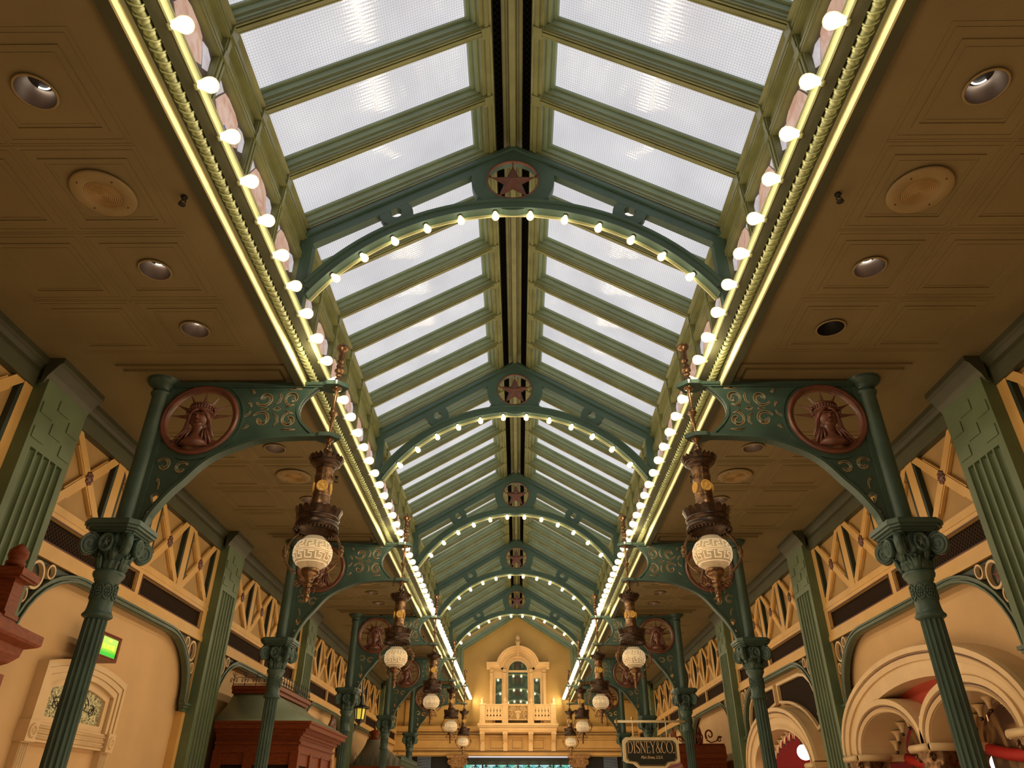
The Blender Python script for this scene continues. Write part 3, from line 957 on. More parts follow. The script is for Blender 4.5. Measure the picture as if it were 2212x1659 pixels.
def make_medallion(root):
    """generic crowned woman's head in relief, seen from the front"""
    mc = (.41, 4.565); X, Z = mc
    b = MB()
    hz = Z-.03
    # face + skull
    b.sphere((X, -.005, hz), .072, 20, 14, (.98, .75, 1.25))
    b.sphere((X, -.030, hz-.055), .034, 12, 8, (1, .72, .8))     # chin and jaw
    # nose, brows, lips, eyes
    b.add([(X-.007, -.055, hz+.02), (X+.007, -.055, hz+.02), (X+.013, -.060, hz-.022), (X-.013, -.060, hz-.022), (X, -.080, hz-.017), (X, -.066, hz+.02)],
          [(0, 3, 4, 5), (1, 5, 4, 2), (3, 2, 4), (0, 5, 1)])
    for s in (-1, 1):
        b.tube([(X+s*.008, -.060, hz+.024), (X+s*.026, -.060, hz+.031), (X+s*.048, -.048, hz+.022)], [.004, .006, .003], 6)
        b.sphere((X+s*.026, -.051, hz+.010), .0095, 8, 6, (1.3, .6, .6))
    b.tube([(X-.018, -.058, hz-.041), (X, -.064, hz-.038), (X+.018, -.058, hz-.041)], [.002, .0045, .002], 6)
    b.tube([(X-.014, -.058, hz-.047), (X, -.063, hz-.048), (X+.014, -.058, hz-.047)], [.002, .005, .002], 6)
    # neck, shoulders, drapery
    b.lathe([(.042, hz-.07), (.040, hz-.12), (.052, hz-.16), (.09, hz-.20), (.105, hz-.235), (0, hz-.236)], (X, 0, 0), 20)
    b.prism([[(X-.05, hz-.10), (X+.05, hz-.10), (X+.085, hz-.165), (X+.15, hz-.19), (X+.13, hz-.225), (X, hz-.243), (X-.14, hz-.218), (X-.17, hz-.19), (X-.09, hz-.165)]], 'xz', -.02, .03)
    for i, (xa, xb) in enumerate(((-.055, -.15), (-.045, -.11), (-.035, -.07), (.05, .055), (.06, .09), (.065, .12))):
        b.tube([(X+xa, -.028, hz-.085), (X+(xa+xb)/2, -.040, hz-.15), (X+xb, -.030, hz-.215)], [.006, .010, .007], 6)
    # hair: centre-parted waves and falling locks
    for s in (-1, 1):
        for j in range(4):
            o = j*.009
            b.tube([(X+s*.004, -.060+o*.6, hz+.062+o), (X+s*.035, -.060+o*.6, hz+.052+o), (X+s*.062, -.042, hz+.018+o*.5), (X+s*(.072+o*.3), -.02, hz-.03), (X+s*(.074+o*.6), -.015, hz-.09), (X+s*(.082+o*1.4), -.018, hz-.16)],
                   [.008, .011, .012, .012, .011, .008], 6)
    # crown band with upright flutes
    b.lathe([(.0, hz+.055), (.070, hz+.058), (.080, hz+.064), (.084, hz+.070), (.087, hz+.105), (.092, hz+.112), (.082, hz+.122), (.05, hz+.135), (0, hz+.14)], (X, 0.01, 0), 28)
    for i in range(15):
        a = PI+PI*(i+.5)/15
        c = (X+.089*cos(a), .01+.089*sin(a))
        b.tube([(c[0], c[1], hz+.072), (c[0], c[1], hz+.104)], .006, 5)
    for i in range(13):
        a = PI*(-.06)+PI*1.12*i/12
        b.sphere((X+.097*cos(a), -.02, hz+.045+.093*sin(a)), .012, 6, 4)
    b.v = [(X+(x-X)*1.27, y*1.2, Z-.272+(z-(Z-.272))*1.13) for x, y, z in b.v]
    b.build('crowned_head', M['relief'], root)
    b = MB()
    for i in range(7):
        a = math.radians(4+172*i/6)
        d = Vector((cos(a), sin(a))); n = Vector((-sin(a), cos(a)))
        p0 = Vector((X, hz+.052))+d*.112
        tip = Vector((X, Z))+Vector((cos(a), sin(a)*1.0))*.292 if i not in (0, 6) else Vector((X+(.286 if i == 0 else -.286), hz+.075))
        w = .024
        q = [(p0.x+n.x*w, p0.y+n.y*w), (tip.x, tip.y), (p0.x-n.x*w, p0.y-n.y*w)]
        mid = ((p0.x*.9+tip.x*.1), (p0.y*.9+tip.y*.1))
        vs = [(q[0][0], .0, q[0][1]), (q[1][0], .0, q[1][1]), (q[2][0], .0, q[2][1]), (mid[0], -.024, mid[1]), (mid[0], .018, mid[1])]
        b.add(vs, [(0, 1, 3), (1, 2, 3), (2, 0, 3), (0, 4, 1), (1, 4, 2), (2, 4, 0)])
    b.build('crown_rays', M['relief'], root)

# ------------------------------------------------------------------ lanterns
def crownrim(b, r0, r1, z0, z1, n, tip, th=.006, hole=True):
    """flared pierced rim with n pointed or round tabs"""
    for i in range(n):
        a = 2*PI*i/n; da = PI/n
        for s in (0,):
            pts = []
            prof = [(-1, 0), (1, 0), (1, .5), (.88, .78), (.5, .95), (0, 1), (-.5, .95), (-.88, .78), (-1, .5)] if tip == 'round' else [(-1, 0), (1, 0), (.95, .5), (0, 1), (-.95, .5)]
            vs = []
            for w in (0, th):
                for (u, v) in prof:
                    r = r0+(r1-r0)*v+w; z = z0+(z1-z0)*v; aa = a+da*u*.96
                    vs.append((r*cos(aa), r*sin(aa), z))
            m = len(prof)
            b.add(vs, [tuple(range(m)), tuple(reversed(range(m, 2*m)))]+[(k, (k+1) % m, m+(k+1) % m, m+k) for k in range(m)])
def make_lantern():
    root = empty('gas_lantern', (0, 0, 0))
    def P(b, n, m=M['brass'], uv=None):
        b.v = [(x*.945, y*.945, z) for x, y, z in b.v]
        return b.build(n, m, root, None, uv)
    b = MB()
    b.lathe([(0, 5.385), (.008, 5.38), (.010, 5.37), (.006, 5.355), (.03, 5.345), (.060, 5.335), (.064, 5.322), (.052, 5.30), (.034, 5.28), (.030, 5.24), (.034, 5.215),
             (.022, 5.20), (.034, 5.185), (.038, 5.17), (.02, 5.155), (.018, 5.14), (.036, 5.13), (.04, 5.115), (.022, 5.10), (.030, 5.09), (.046, 5.08), (.048, 5.066), (.030, 5.05), (.024, 5.035),
             (.036, 5.03), (.026, 5.015), (.022, 4.995), (.036, 4.985), (.038, 4.93), (.042, 4.925)], n=20)
    P(b, 'finial')
    b = MB()
    b.lathe([(.045, 4.888), (.045, 4.875), (.026, 4.865), (.016, 4.855), (.015, 4.68), (.022, 4.665), (.030, 4.66), (.02, 4.65), (.04, 4.64), (.043, 4.625), (.026, 4.612), (.03, 4.60), (.016, 4.59), (.015, 4.43), (.02, 4.413)], n=16)
    b.lathe([(.04, 4.376), (.038, 4.36), (.018, 4.35), (.018, 4.30), (.032, 4.28), (.040, 4.262), (.030, 4.245), (.02, 4.235), (.022, 4.2), (.03, 4.19)], n=16)
    P(b, 'stem')
    b = MB()
    for i in range(8):
        a = 2*PI*i/8
        b.tube([(.02*cos(a), .02*sin(a), 4.205), (.055*cos(a), .055*sin(a), 4.225), (.078*cos(a), .078*sin(a), 4.25)], [.012, .008, .001], 5)
    crownrim(b, .134, .158, 4.150, 4.188, 22, 'point'); crownrim(b, .124, .148, 4.16, 4.202, 22, 'point')
    b.lathe([(.0, 4.20), (.05, 4.185), (.11, 4.17), (.132, 4.155), (.138, 4.142), (.128, 4.128), (.11, 4.112), (.09, 4.106), (.086, 4.096), (.078, 4.09)], n=28)
    P(b, 'upper_crown', M['brassdk'])
    b = MB()
    b.lathe([(.074, 4.095), (.074, 3.83), (.078, 3.80), (.08, 3.78), (.09, 3.765), (.09, 3.75), (.08, 3.74)], n=28)
    for z in (4.075, 4.03, 3.985, 3.865, 3.835, 3.79):
        b.lathe([(.074, z-.004), (.080, z), (.074, z+.004)], n=28)
    for i in range(28):
        a = 2*PI*i/28; b.box(.076*cos(a)-.002, .076*cos(a)+.002, .076*sin(a)-.002, .076*sin(a)+.002, 3.99, 4.025)
    P(b, 'chimney', M['brass'])
    for i in range(4):
        a = PI/2*i-PI/2+.2
        b = MB(); b.lathe([(0, .001), (.040, .001), (.044, .006), (.049, .001), (.049, -.012), (0, -.012)], n=20, axis='x')
        star3d(b, (0, 0), .040, 'yz', .002, .012)
        b.v = [((.076+x)*cos(a)-y*sin(a), (.076+x)*sin(a)+y*cos(a), 3.915+z) for x, y, z in b.v]
        P(b, 'star_badge', M['goldglass'])
    b = MB()
    crownrim(b, .176, .200, 3.655, 3.722, 20, 'round')
    b.lathe([(.085, 3.745), (.12, 3.71), (.155, 3.685), (.17, 3.665), (.182, 3.655), (.188, 3.64), (.182, 3.625), (.176, 3.62), (.176, 3.60), (.186, 3.59), (.186, 3.555), (.178, 3.55), (.168, 3.56), (.16, 3.60), (.09, 3.63), (.06, 3.61), (0, 3.61)], n=36)
    for i in range(36):
        a = 2*PI*i/36; b.sphere((.184*cos(a), .184*sin(a), 3.542), .0125, 6, 4)
    P(b, 'lower_crown', M['brassdk'])
    # globe
    b = MB(); pr = [(.080, 3.49)]
    for i in range(1, 15):
        t = i/15; ph = math.radians(33)+(math.radians(152)-math.radians(33))*t
        pr.append((.160*sin(ph), 3.358+.138*cos(ph)))
    pr.append((.07, 3.232))
    b.lathe(pr, n=36)
    P(b, 'globe', M['globe'], lambda p: (math.atan2(p.y, p.x)/(2*PI)*1.0, p.z*1.1))
    # etched key pattern standing slightly proud of the globe
    b = MB()
    def gp(a, z, e=.0015):
        c = max(-1, min(1, (z-3.358)/.138)); r = .160*math.sqrt(1-c*c)+e
        return (r*cos(a), r*sin(a), z)
    def gl(pts):
        b.tube([gp(a, z) for a, z in pts], .0042, 4)
    nk = 11
    for i in range(nk):
        a = 2*PI*i/nk; w = 2*PI/nk
        for zz, s in ((3.407, 1), (3.312, -1)):
            gl([(a, zz-s*.028), (a, zz+s*.02), (a+w*.62, zz+s*.02), (a+w*.62, zz-s*.008), (a+w*.32, zz-s*.008)])
            gl([(a+w*.32, zz-s*.008), (a+w*.32, zz-s*.028), (a+w*.85, zz-s*.028)])
    for z in (3.442, 3.366, 3.352, 3.272):
        b.tube([gp(2*PI*i/36, z) for i in range(36)], .0028, 4, True)
    P(b, 'etched_band', M['key'])
    b = MB()
    b.lathe([(.012, 3.215), (.012, 3.30), (.02, 3.32), (.018, 3.36), (.01, 3.38), (0, 3.38)], n=10); 
    for i in range(3):
        a = 2*PI*i/3; b.tube([(.0, 0, 3.23), (.03*cos(a), .03*sin(a), 3.26), (.03*cos(a), .03*sin(a), 3.31)], .008, 6)
    P(b, 'lamp_holder', M['brassdk'])
    for s in (-1, 1):
        b = MB()
        pts = [(s*.238*cos(math.radians(t))*(.96 if t > 0 else 1), 0, 3.375+.20*sin(math.radians(t))) for t in range(58, -68, -9)]
        pts[0] = (s*.15, 0, 3.56)
        b.tube(pts, .0095, 8)
        b.lathe([(.01, -.045), (.018, -.04), (.018, -.03), (.012, -.024), (.022, -.01), (.024, 0), (.022, .01), (.012, .024), (.018, .03), (.018, .04), (.01, .045)], (s*.238, 0, 3.375), 12)
        P(b, 'harp_arm')
    b = MB()
    b.lathe([(.074, 3.232), (.078, 3.22), (.076, 3.19), (.058, 3.175), (.04, 3.165), (.034, 3.145), (.032, 3.14), (.034, 3.135), (.034, 3.105), (.026, 3.10), (.018, 3.09), (.022, 3.075), (.026, 3.06), (.02, 3.045), (.016, 3.035), (.024, 3.02), (.024, 3.005), (.012, 2.985), (0, 2.972)], n=20)
    P(b, 'gallery_cup')
    for s in (-1, 1):
        b = MB(); c = (s*.098, 3.125)
        b.tube([(c[0]+.026*cos(2*PI*i/16), -.0, c[1]+.026*sin(2*PI*i/16)) for i in range(16)], .005, 6, True)
        star3d(b, c, .024, 'xz', -.002, -.006)
        b.tube([(s*.03, 0, 3.125), (s*.075, 0, 3.12)], .006, 6)
        b.tube([(s*.065, 0, 3.155), (s*.10, 0, 3.185)], .008, 6)
        b.tube([(s*.034, -.0, 3.10), (s*.06, -.0, 3.07), (s*.05, -.0, 3.045)], .004, 5)
        P(b, 'tap_key')
    return root

column = make_column(); bracket = make_bracket(); make_medallion(bracket); lantern = make_lantern()
first = True
for k in range(5):
    y = Y0+BAY*k
    for side, sn in ((-1, 'left'), (1, 'right')):
        if first: c, br, la = column, bracket, lantern; first = False
        else: c, br, la = copy_tree(column), copy_tree(bracket), copy_tree(lantern)
        c.location = (side*XCOL, y, 0)
        br.location = (side*XCOL, y, 0)
        br.scale = (-side, 1, 1)       # the right-hand brackets are cast as mirror images
        la.location = (side*XLAN, y, 0)
        q = '%s of the %s row' % (ORD[k], sn)
        tag(c, 'fluted dark green iron column with star capital, %s' % q, 'column', 'iron columns along the aisles')
        tag(br, 'pierced green scroll bracket with crowned head medallion, %s' % q, 'bracket', 'scroll brackets under the cornices')
        tag(la, 'bronze gas-style lantern with etched glass globe, %s' % q, 'lantern', 'lanterns hanging from the brackets')

# ================================================================== AISLE WALLS
def make_pilaster(name='fluted_pilaster'):
    """local: y along the wall, x from the wall face toward the nave (+)"""
    root = empty(name)
    P = lambda b, n, m=M['pil']: b.build(n, m, root)
    hw, d = .315, .115
    # plan outline with rounded flutes, extruded upward
    pts = [(-.10, -hw), (d, -hw), (d, -hw+.07)]
    nf = 5; fw = (2*hw-.14)/nf
    for i in range(nf):
        y0 = -hw+.07+i*fw
        for j in range(9):
            a = PI*j/8; r = fw*.40
            pts.append((d-.045*sin(a), y0+fw/2-r*cos(a)))
    pts += [(d, hw-.07), (d, hw), (-.10, hw)]
    b = MB(); b.prism([pts], 'xy', .35, 4.20)
    P(b, 'fluted_shaft')
    b = MB()
    b.box(-.10, d, -hw, hw, 4.20, 4.80)
    for j in range(nf):   # round heads of the flutes
        y = -hw+.07+(j+.5)*fw
    P(b, 'capital_block')
    b = MB(); b.box(-.10, d+.03, -hw-.03, hw+.03, 0, .35); P(b, 'plinth')
    b = MB()
    for r in range(4):
        for c in range(3):
            if (r+c) % 2 == 0:
                y = -.20+c*.20; z = 4.27+r*.115
                b.box(d, d+.009, y-.085, y+.085, z, z+.10)
    P(b, 'raised_square')
    return root
pil = make_pilaster(); first = True
def bayname(k, sn): return '%s aisle wall' % sn
PORD = {0: 'nearest', 1: 'second', 2: 'third', 3: 'fourth', 4: 'farthest'}
for side, sn in ((-1, 'left'), (1, 'right')):
    for k in range(0, 5):
        o = pil if first else copy_tree(pil); first = False
        o.location = (side*(XW-.001), Y0+BAY*k, 0); o.rotation_euler = (0, 0, PI if side > 0 else 0)
        tag(o, 'moss green fluted pilaster with chequered head, %s on the %s wall' % (PORD[k], sn), 'pilaster', 'fluted pilasters on the aisle walls')

def make_frieze(nx, half, yoffs, right_grille=True):
    """one bay of painted frieze: crossed panels above, two grilles below. local x toward the nave"""
    root = empty('crossed_frieze')
    P = lambda b, n, m, uv=None: b.build(n, m, root, None, uv)
    b = MB()
    zt, zb = 4.765, 3.975
    b.prism([[(-half, 3.50), (half, 3.50), (half, 4.80), (-half, 4.80)]] +
            [[(y-.405, zb), (y+.405, zb), (y+.405, zt), (y-.405, zt)] for y in yoffs] +
            ([[(-1.80, 3.645), (-.06, 3.645), (-.06, 3.845), (-1.80, 3.845)], [(.07, 3.645), (1.78, 3.645), (1.78, 3.845), (.07, 3.845)]] if nx == 4 else
             [[(-half+.15, 3.645), (-.06, 3.645), (-.06, 3.845), (-half+.15, 3.845)], [(.07, 3.645), (half-.15, 3.645), (half-.15, 3.845), (.07, 3.845)]]), 'yz', -.03, .0)
    b.box(-.03, .012, -half, half, 3.50, 3.56); b.box(-.03, .006, -half, half, 3.90, 3.925)
    P(b, 'panel_frame', M['fret'])
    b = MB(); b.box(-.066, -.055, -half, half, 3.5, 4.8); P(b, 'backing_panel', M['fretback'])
    b = MB()
    for y in yoffs:
        zc = (zt+zb)/2; hh = (zt-zb)/2
        for s in (-1, 1):
            b.bar2((y-.405, zc-s*hh), (y+.405, zc+s*hh), .085, 'yz', -.055, -.008)
            b.bar2((y-.26, zc-s*hh*.64), (y+.26, zc+s*hh*.64), .115, 'yz', -.05, -.016)
    P(b, 'crossed_braces', M['fret'])
    b = MB()
    for y in yoffs:
        b.prism([[(y-.33, zt), (y+.33, zt), (y+.28, zt-.04), (y-.28, zt-.04)]], 'yz', -.055, -.002)
        for q in (-1, 1): b.prism([[(y+q*.405, zb+.07), (y+q*.405, zt-.07), (y+q*.365, zt-.11), (y+q*.365, zb+.11)]], 'yz', -.055, -.002)
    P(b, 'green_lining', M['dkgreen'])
    for y in yoffs:
        b = MB(); b.sphere((-.01, y, (zt+zb)/2), .045, 10, 6, (.45, 1, 1.2))
        for i in range(8):
            a = 2*PI*i/8; b.sphere((-.004, y+.042*cos(a), (zt+zb)/2+.052*sin(a)), .022, 6, 4, (.6, 1, 1))
        P(b, 'rosette', M['relief'])
    spans = ((-1.80, -.06), (.07, 1.78)) if nx == 4 else ((-half+.15, -.06), (.07, half-.15))
    for (ya, yb) in spans:
        b = MB(); b.box(-.054, -.048, ya, yb, 3.645, 3.845)
        g = b.build('grille', M['grille'], root, None, uyz)
        b = MB()
        for (u0, u1, v0, v1) in ((ya-.02, yb+.02, 3.845, 3.857), (ya-.02, yb+.02, 3.633, 3.645), (ya-.02, ya-.008, 3.645, 3.845), (yb+.008, yb+.02, 3.645, 3.845)):
            b.box(-.001, .004, u0, u1, v0, v1)
        b.build('dark_line', M['line'], g)
    return root
def make_archmould():
    """green rounded arch with ringed spandrels below the frieze"""
    root = empty('spandrel_arch')
    P = lambda b, n, m: b.build(n, m, root)
    HW, ZT, R, HH = 1.775, 3.43, .78, .67
    def path(o=0, n=10):
        pts = [(-HW-o, 2.74)]
        for i in range(n+1):
            a = PI-PI/2*i/n
            pts.append((-HW+R+(R+o)*cos(a), ZT-HH+(HH+o)*sin(a)))
        for i in range(n+1):
            a = PI/2-PI/2*i/n
            pts.append((HW-R+(R+o)*cos(a), ZT-HH+(HH+o)*sin(a)))
        pts.append((HW+o, 2.74))
        return pts
    b = MB()
    b.sweep([(0, -.05), (0, .02), (.012, .035), (.03, .035), (.035, .015), (.05, .015), (.055, .028), (.075, .028), (.08, -.05)], path(0), 'yz')
    P(b, 'arch_moulding', M['green2'])
    for s in (-1, 1):
        b = MB()
        inn = path(.04)
        half = inn[:12] if s < 0 else inn[12:][::-1]
        poly = [p for p in half]+[(s*.55, 3.50), (s*1.93, 3.50), (s*1.93, 2.76)]
        b.prism([poly], 'yz', -.06, -.028)
        P(b, 'spandrel_panel', M['dkgreen'])
        r = MB()
        r.arcband((s*1.715, 3.345), .088, .108, 0, 2*PI, 'yz', -.03, .012, 28, 1.15)
        r.arcband((s*1.525, 3.42), .045, .060, 0, 2*PI, 'yz', -.03, .012, 22, 1.1)
        r.arcband((s*1.80, 3.155), .042, .056, 0, 2*PI, 'yz', -.03, .012, 22, 1.2)
        P(r, 'cream_rings', M['cream'])
        st = MB(); star3d(st, (s*1.715, 3.345), .085, 'yz', -.028, -.006); P(st, 'spandrel_star', M['star'])
        bb = MB(); bb.box(-.03, .05, s*1.74, s*2.0, 2.72, 2.75); bb.box(-.03, .035, s*1.76, s*1.98, 2.69, 2.72); bb.box(-.03, .02, s*1.78, s*1.96, 2.65, 2.69)
        P(bb, 'impost', M['green2'])
        j = MB(); j.box(-.10, .0, s*1.85, s*1.93, 0, 2.66); j.box(-.10, .0, s*1.93, s*1.97, 0, 3.5)
        P(j, 'jamb', M['fret'])
    return root
XO = (-1.41, -.465, .475, 1.42)
frz = make_frieze(4, 1.96, XO); arc = make_archmould(); f1 = f2 = True
ti = 6
for side, sn in ((-1, 'left'), (1, 'right')):
    for k in range(-1, 4):
        yc = Y0+BAY*k+BAY/2
        o = frz if f1 else copy_tree(frz); f1 = False
        o.location = (side*XW, yc, 0); o.rotation_euler = (0, 0, PI if side > 0 else 0)
        o.name = 'trim_%d' % ti; ti += 1; o['kind'] = 'structure'
        o = arc if f2 else copy_tree(arc); f2 = False
        o.location = (side*XW, yc, 0); o.rotation_euler = (0, 0, PI if side > 0 else 0)
        o.name = 'trim_%d' % ti; ti += 1; o['kind'] = 'structure'
fr3 = make_frieze(3, 1.55, (-.95, 0, .95)); fr3.name = 'trim_%d' % ti; fr3['kind'] = 'structure'; fr3.location = (-XW, 25.45, 0); ti += 1
TREE.clear()
o = copy_tree(fr3); o.location = (XW, 25.45, 0); o.rotation_euler = (0, 0, PI); o.name = 'trim_%d' % ti; ti += 1

# ------------------------------------------------------------------ left bay: door casing with transom
def casing():
    root = empty('door_1', (-XW-.075, 7.42, .02)); root['kind'] = 'structure'
    P = lambda b, n, m, uv=None: b.build(n, m, root, None, uv)
    # local y from -0.73 .. +.73 ; x toward the nave, front of casing at .15
    H = .735
    def arcpts(hw, z0, rise, n=14, s=1):
        return [(hw-2*hw*i/n, z0+rise*(1-(1-2*i/n)**2)) for i in range(n+1)]
    b = MB()
    def band(o, d0, d1):
        outer = arcpts(H-o, 2.725-o*.85, .095)
        inner = arcpts(H-o-.045, 2.725-o*.85-.05, .095)
        pts = outer+inner[::-1]
        b.prism([outer+[(-(H-o), 2.24), (-(H-o-.045), 2.24)]+inner[::-1]+[(H-o-.045, 2.24), (H-o, 2.24)]], 'yz', d0, d1)
    band(0, -.1, .075); band(.03, -.1, .058); band(.06, -.1, .066); band(.09, -.1, .048); band(.12, -.1, .056)
    P(b, 'arched_casing', M['cream'])
    b = MB()
    b.prism([arcpts(.56, 2.60, .08)+[(-.56, 2.24), (.56, 2.24)], [(.49, 2.30), (.49, 2.53)]+arcpts(.49, 2.53, .07)[1:-1]+[(-.49, 2.53), (-.49, 2.30)]], 'yz', -.06, .02)
    P(b, 'transom_frame', M['cream'])
    b = MB(); b.prism([arcpts(.50, 2.54, .07)+[(-.50, 2.28), (.50, 2.28)]], 'yz', -.035, -.012)
    g = P(b, 'transom_glass', M['emboss'])
    b = MB()
    for s in (-1, 1):
        b.tube([(-.009, p[0], p[1]) for p in spiral((s*.17, 2.46), .075, .02, 0, 1.2, 20, s)], .0045, 5)
        b.tube([(-.009, p[0], p[1]) for p in spiral((s*.12, 2.36), .05, .015, 2, -1.1, 18, s)], .0045, 5)
        b.tube([(-.009, p[0], p[1]) for p in spiral((s*.31, 2.42), .06, .015, 1, 1.3, 20, -s)], .0045, 5)
        b.tube([(-.009, s*.05, 2.40), (-.009, s*.16, 2.42), (-.009, s*.30, 2.40), (-.009, s*.38, 2.47)], .004, 5)
    b.build('leading', M['black'], g)
    b = MB()
    b.box(-.1, .045, -.60, .60, 2.09, 2.24)
    for i in range(3):
        z = 2.115+i*.042
        b.tube([(.045, -.6, z+.01), (.045, .6, z+.01)], .016, 8)
    P(b, 'head_rail', M['cream'])
    for s in (-1, 1):
        b = MB(); b.box(-.1, .085, s*.61, s*.755, 2.08, 2.25)
        P(b, 'corner_block', M['cream'])
        b = MB(); b.lathe([(.03, 0), (.035, .012), (.045, .018), (.055, .012), (.06, 0)], (.085, s*.682, 2.165), 20, 'x')
        b.lathe([(0, .016), (.014, .012), (.02, 0)], (.085, s*.682, 2.165), 12, 'x')
        P(b, 'bullseye', M['cream'])
        b = MB(); b.box(-.1, .045, s*.61, s*.74, 0, 2.08)
        for j in range(4): b.tube([(.045, s*(.63+j*.031), 0), (.045, s*(.63+j*.031), 2.07)], .011, 6)
        P(b, 'jamb', M['cream'])
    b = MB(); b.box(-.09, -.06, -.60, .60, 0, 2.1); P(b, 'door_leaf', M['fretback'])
    return root
casing()

# exit sign
ex = empty('exit_sign', (-XW+.12, 7.17, 2.83))
b = MB()
def fr2(b, w, h, t, x0, x1):
    b.box(x0, x1, -w/2, -w/2+t, 0, h); b.box(x0, x1, w/2-t, w/2, 0, h); b.box(x0, x1, -w/2+t, w/2-t, 0, t); b.box(x0, x1, -w/2+t, w/2-t, h-t, h)
b = MB(); fr2(b, .37, .23, .03, -.10, .12); b.box(-.10, .0, -.16, .16, .01, .22)
for i in range(9):
    y = -.16+i*.04
    b.sphere((.12, y, .015), .008, 6, 4); b.sphere((.12, y, .215), .008, 6, 4)
b.build('case', M['wood'], ex)
b = MB(); b.box(.0, .105, -.155, .155, .03, .20); b.v = [(x, y, z) for x, y, z in b.v]
b.build('lit_face', M['exitgreen'], ex, None, lambda p: (p.y, p.z-.03))
def text(body, size, mat, parent, loc, rot, name='lettering', ext=.002, sx=1, shear=0, align='CENTER', sp=1.0):
    c = bpy.data.curves.new(name, 'FONT'); c.body = body; c.size = size; c.extrude = ext; c.align_x = align; c.align_y = 'CENTER'; c.shear = shear; c.space_character = sp
    c.materials.append(mat); c.resolution_u = 3
    o = bpy.data.objects.new(name, c); COL.objects.link(o)
    dg = bpy.context.evaluated_depsgraph_get(); me = bpy.data.meshes.new_from_object(o.evaluated_get(dg))
    bpy.data.objects.remove(o)
    o = bpy.data.objects.new(name, me); COL.objects.link(o)
    o.parent = parent; o.location = loc; o.rotation_euler = rot; o.scale = (sx, 1, 1)
    return o
text('SORTIE', .062, M['exittext'], ex, (.108, 0, .115), (PI/2, 0, PI/2), 'lettering', .001, 1.15)
text('EXIT', .030, M['exittext'], ex, (.108, 0, .172), (PI/2, 0, PI/2), 'lettering', .001, 1.2)
tag(ex, 'green lit exit sign in a bronze box above the arched doorway casing', 'exit sign')

# ------------------------------------------------------------------ right bay 1: big arch over two smaller arches
def halfell(yc, hw, z0, h, n=26): return [(yc+hw*cos(PI*i/n), z0+h*sin(PI*i/n)) for i in range(n+1)]
def archsweep(b, yc, hw, z0, h, prof, n=30):
    b.sweep(prof, halfell(yc, hw, z0, h, n)[::-1], 'yz')
def arcade(name, yc, hw, ztop, subs, kind):
    """local x toward the nave (root is rotated); local y mirrored"""
    root = empty(name, (XW, yc, 0), PI)
    P = lambda b, n, m, uv=None: b.build(n, m, root, None, uv)
    Z0 = 2.17; h = ztop-Z0
    b = MB()
    archsweep(b, 0, hw-.10, Z0, h-.10, [(-.02, -.14), (-.02, .13), (.03, .15), (.04, .13), (.055, .13), (.06, .16), (.11, .16), (.12, .12), (.12, -.14)])
    archsweep(b, 0, hw-.24, Z0, h-.24, [(-.03, -.14), (-.03, .09), (.03, .11), (.13, .11), (.14, .09), (.14, -.14)])
    P(b, 'arch_moulding', M['cream'])
    b = MB()
    archsweep(b, 0, hw-.065, Z0, h-.065, [(0, .1), (0, .137), (.014, .137), (.014, .1)])
    P(b, 'brown_fillet', M['line'])
    return root, P, Z0, h
# two-light arch
root, P, Z0, h = arcade('double_arch_window', 7.82, 1.88, 3.02, 2, 0)
tag(root, 'cream double arch with red tympanum on right wall behind the nearest column', 'arch window')
b = MB()
ty = [(1.72*cos(PI*i/26), Z0+.74*sin(PI*i/26)) for i in range(27)]
for yc_ in (-.80, .80): ty += [(yc_-.74*cos(PI*i/16), Z0+.38*sin(PI*i/16)) for i in range(17)]
b.prism([ty], 'yz', -.13, -.11); P(b, 'tympanum', M['red'])
for s in (-1, 1):
    b = MB(); yc = s*.80; 
    archsweep(b, yc, .735, Z0, .40, [(-.03, -.12), (-.03, .10), (.0, .12), (.01, .10), (.035, .10), (.04, .125), (.095, .125), (.10, .05), (.10, -.12)])
    P(b, 'inner_arch', M['cream'])
    b = MB(); archsweep(b, yc, .752, Z0, .417, [(0, .08), (0, .108), (.012, .108), (.012, .08)]); P(b, 'brown_fillet', M['line'])
    # deep reveal
    b = MB(); archsweep(b, yc, .70, Z0, .365, [(-.0, -.42), (-.0, .08), (.03, .08), (.03, -.42)]); P(b, 'reveal', M['cream'])
    # scalloped pendants
    b = MB(); pd = MB()
    for i in range(1, 10):
        a = PI*i/10
        y, z = yc+.66*cos(a), Z0+.335*sin(a)
        b.lathe([(.0, .0), (.018, -.0), (.022, .04), (.035, .075), (.065, .105)], (-.28, y, z-.07), 10)
        pd.sphere((-.28, y, z-.085), .020, 8, 6)
    P(b, 'pendant', M['cream']); P(pd, 'pendant_ball', M['brassdk'])
    b = MB(); b.prism([halfell(yc, .69, Z0-.02, .36)+[(yc-.69, 1.6), (yc+.69, 1.6)]], 'yz', -.46, -.44); P(b, 'painted_interior', M['swirl'])
    b = MB(); b.tube([(-.40, yc-.69+1.38*i/12, 2.13-.10*sin(PI*i/12)) for i in range(13)], .055, 8)
    P(b, 'red_drapery', M['reddeep'])
b = MB(); b.prism([[(-.13, 2.12), (.13, 2.12), (.05, 2.27), (.015, 2.42), (-.015, 2.42), (-.05, 2.27)]], 'yz', -.11, .09); P(b, 'spandrel_block', M['cream'])
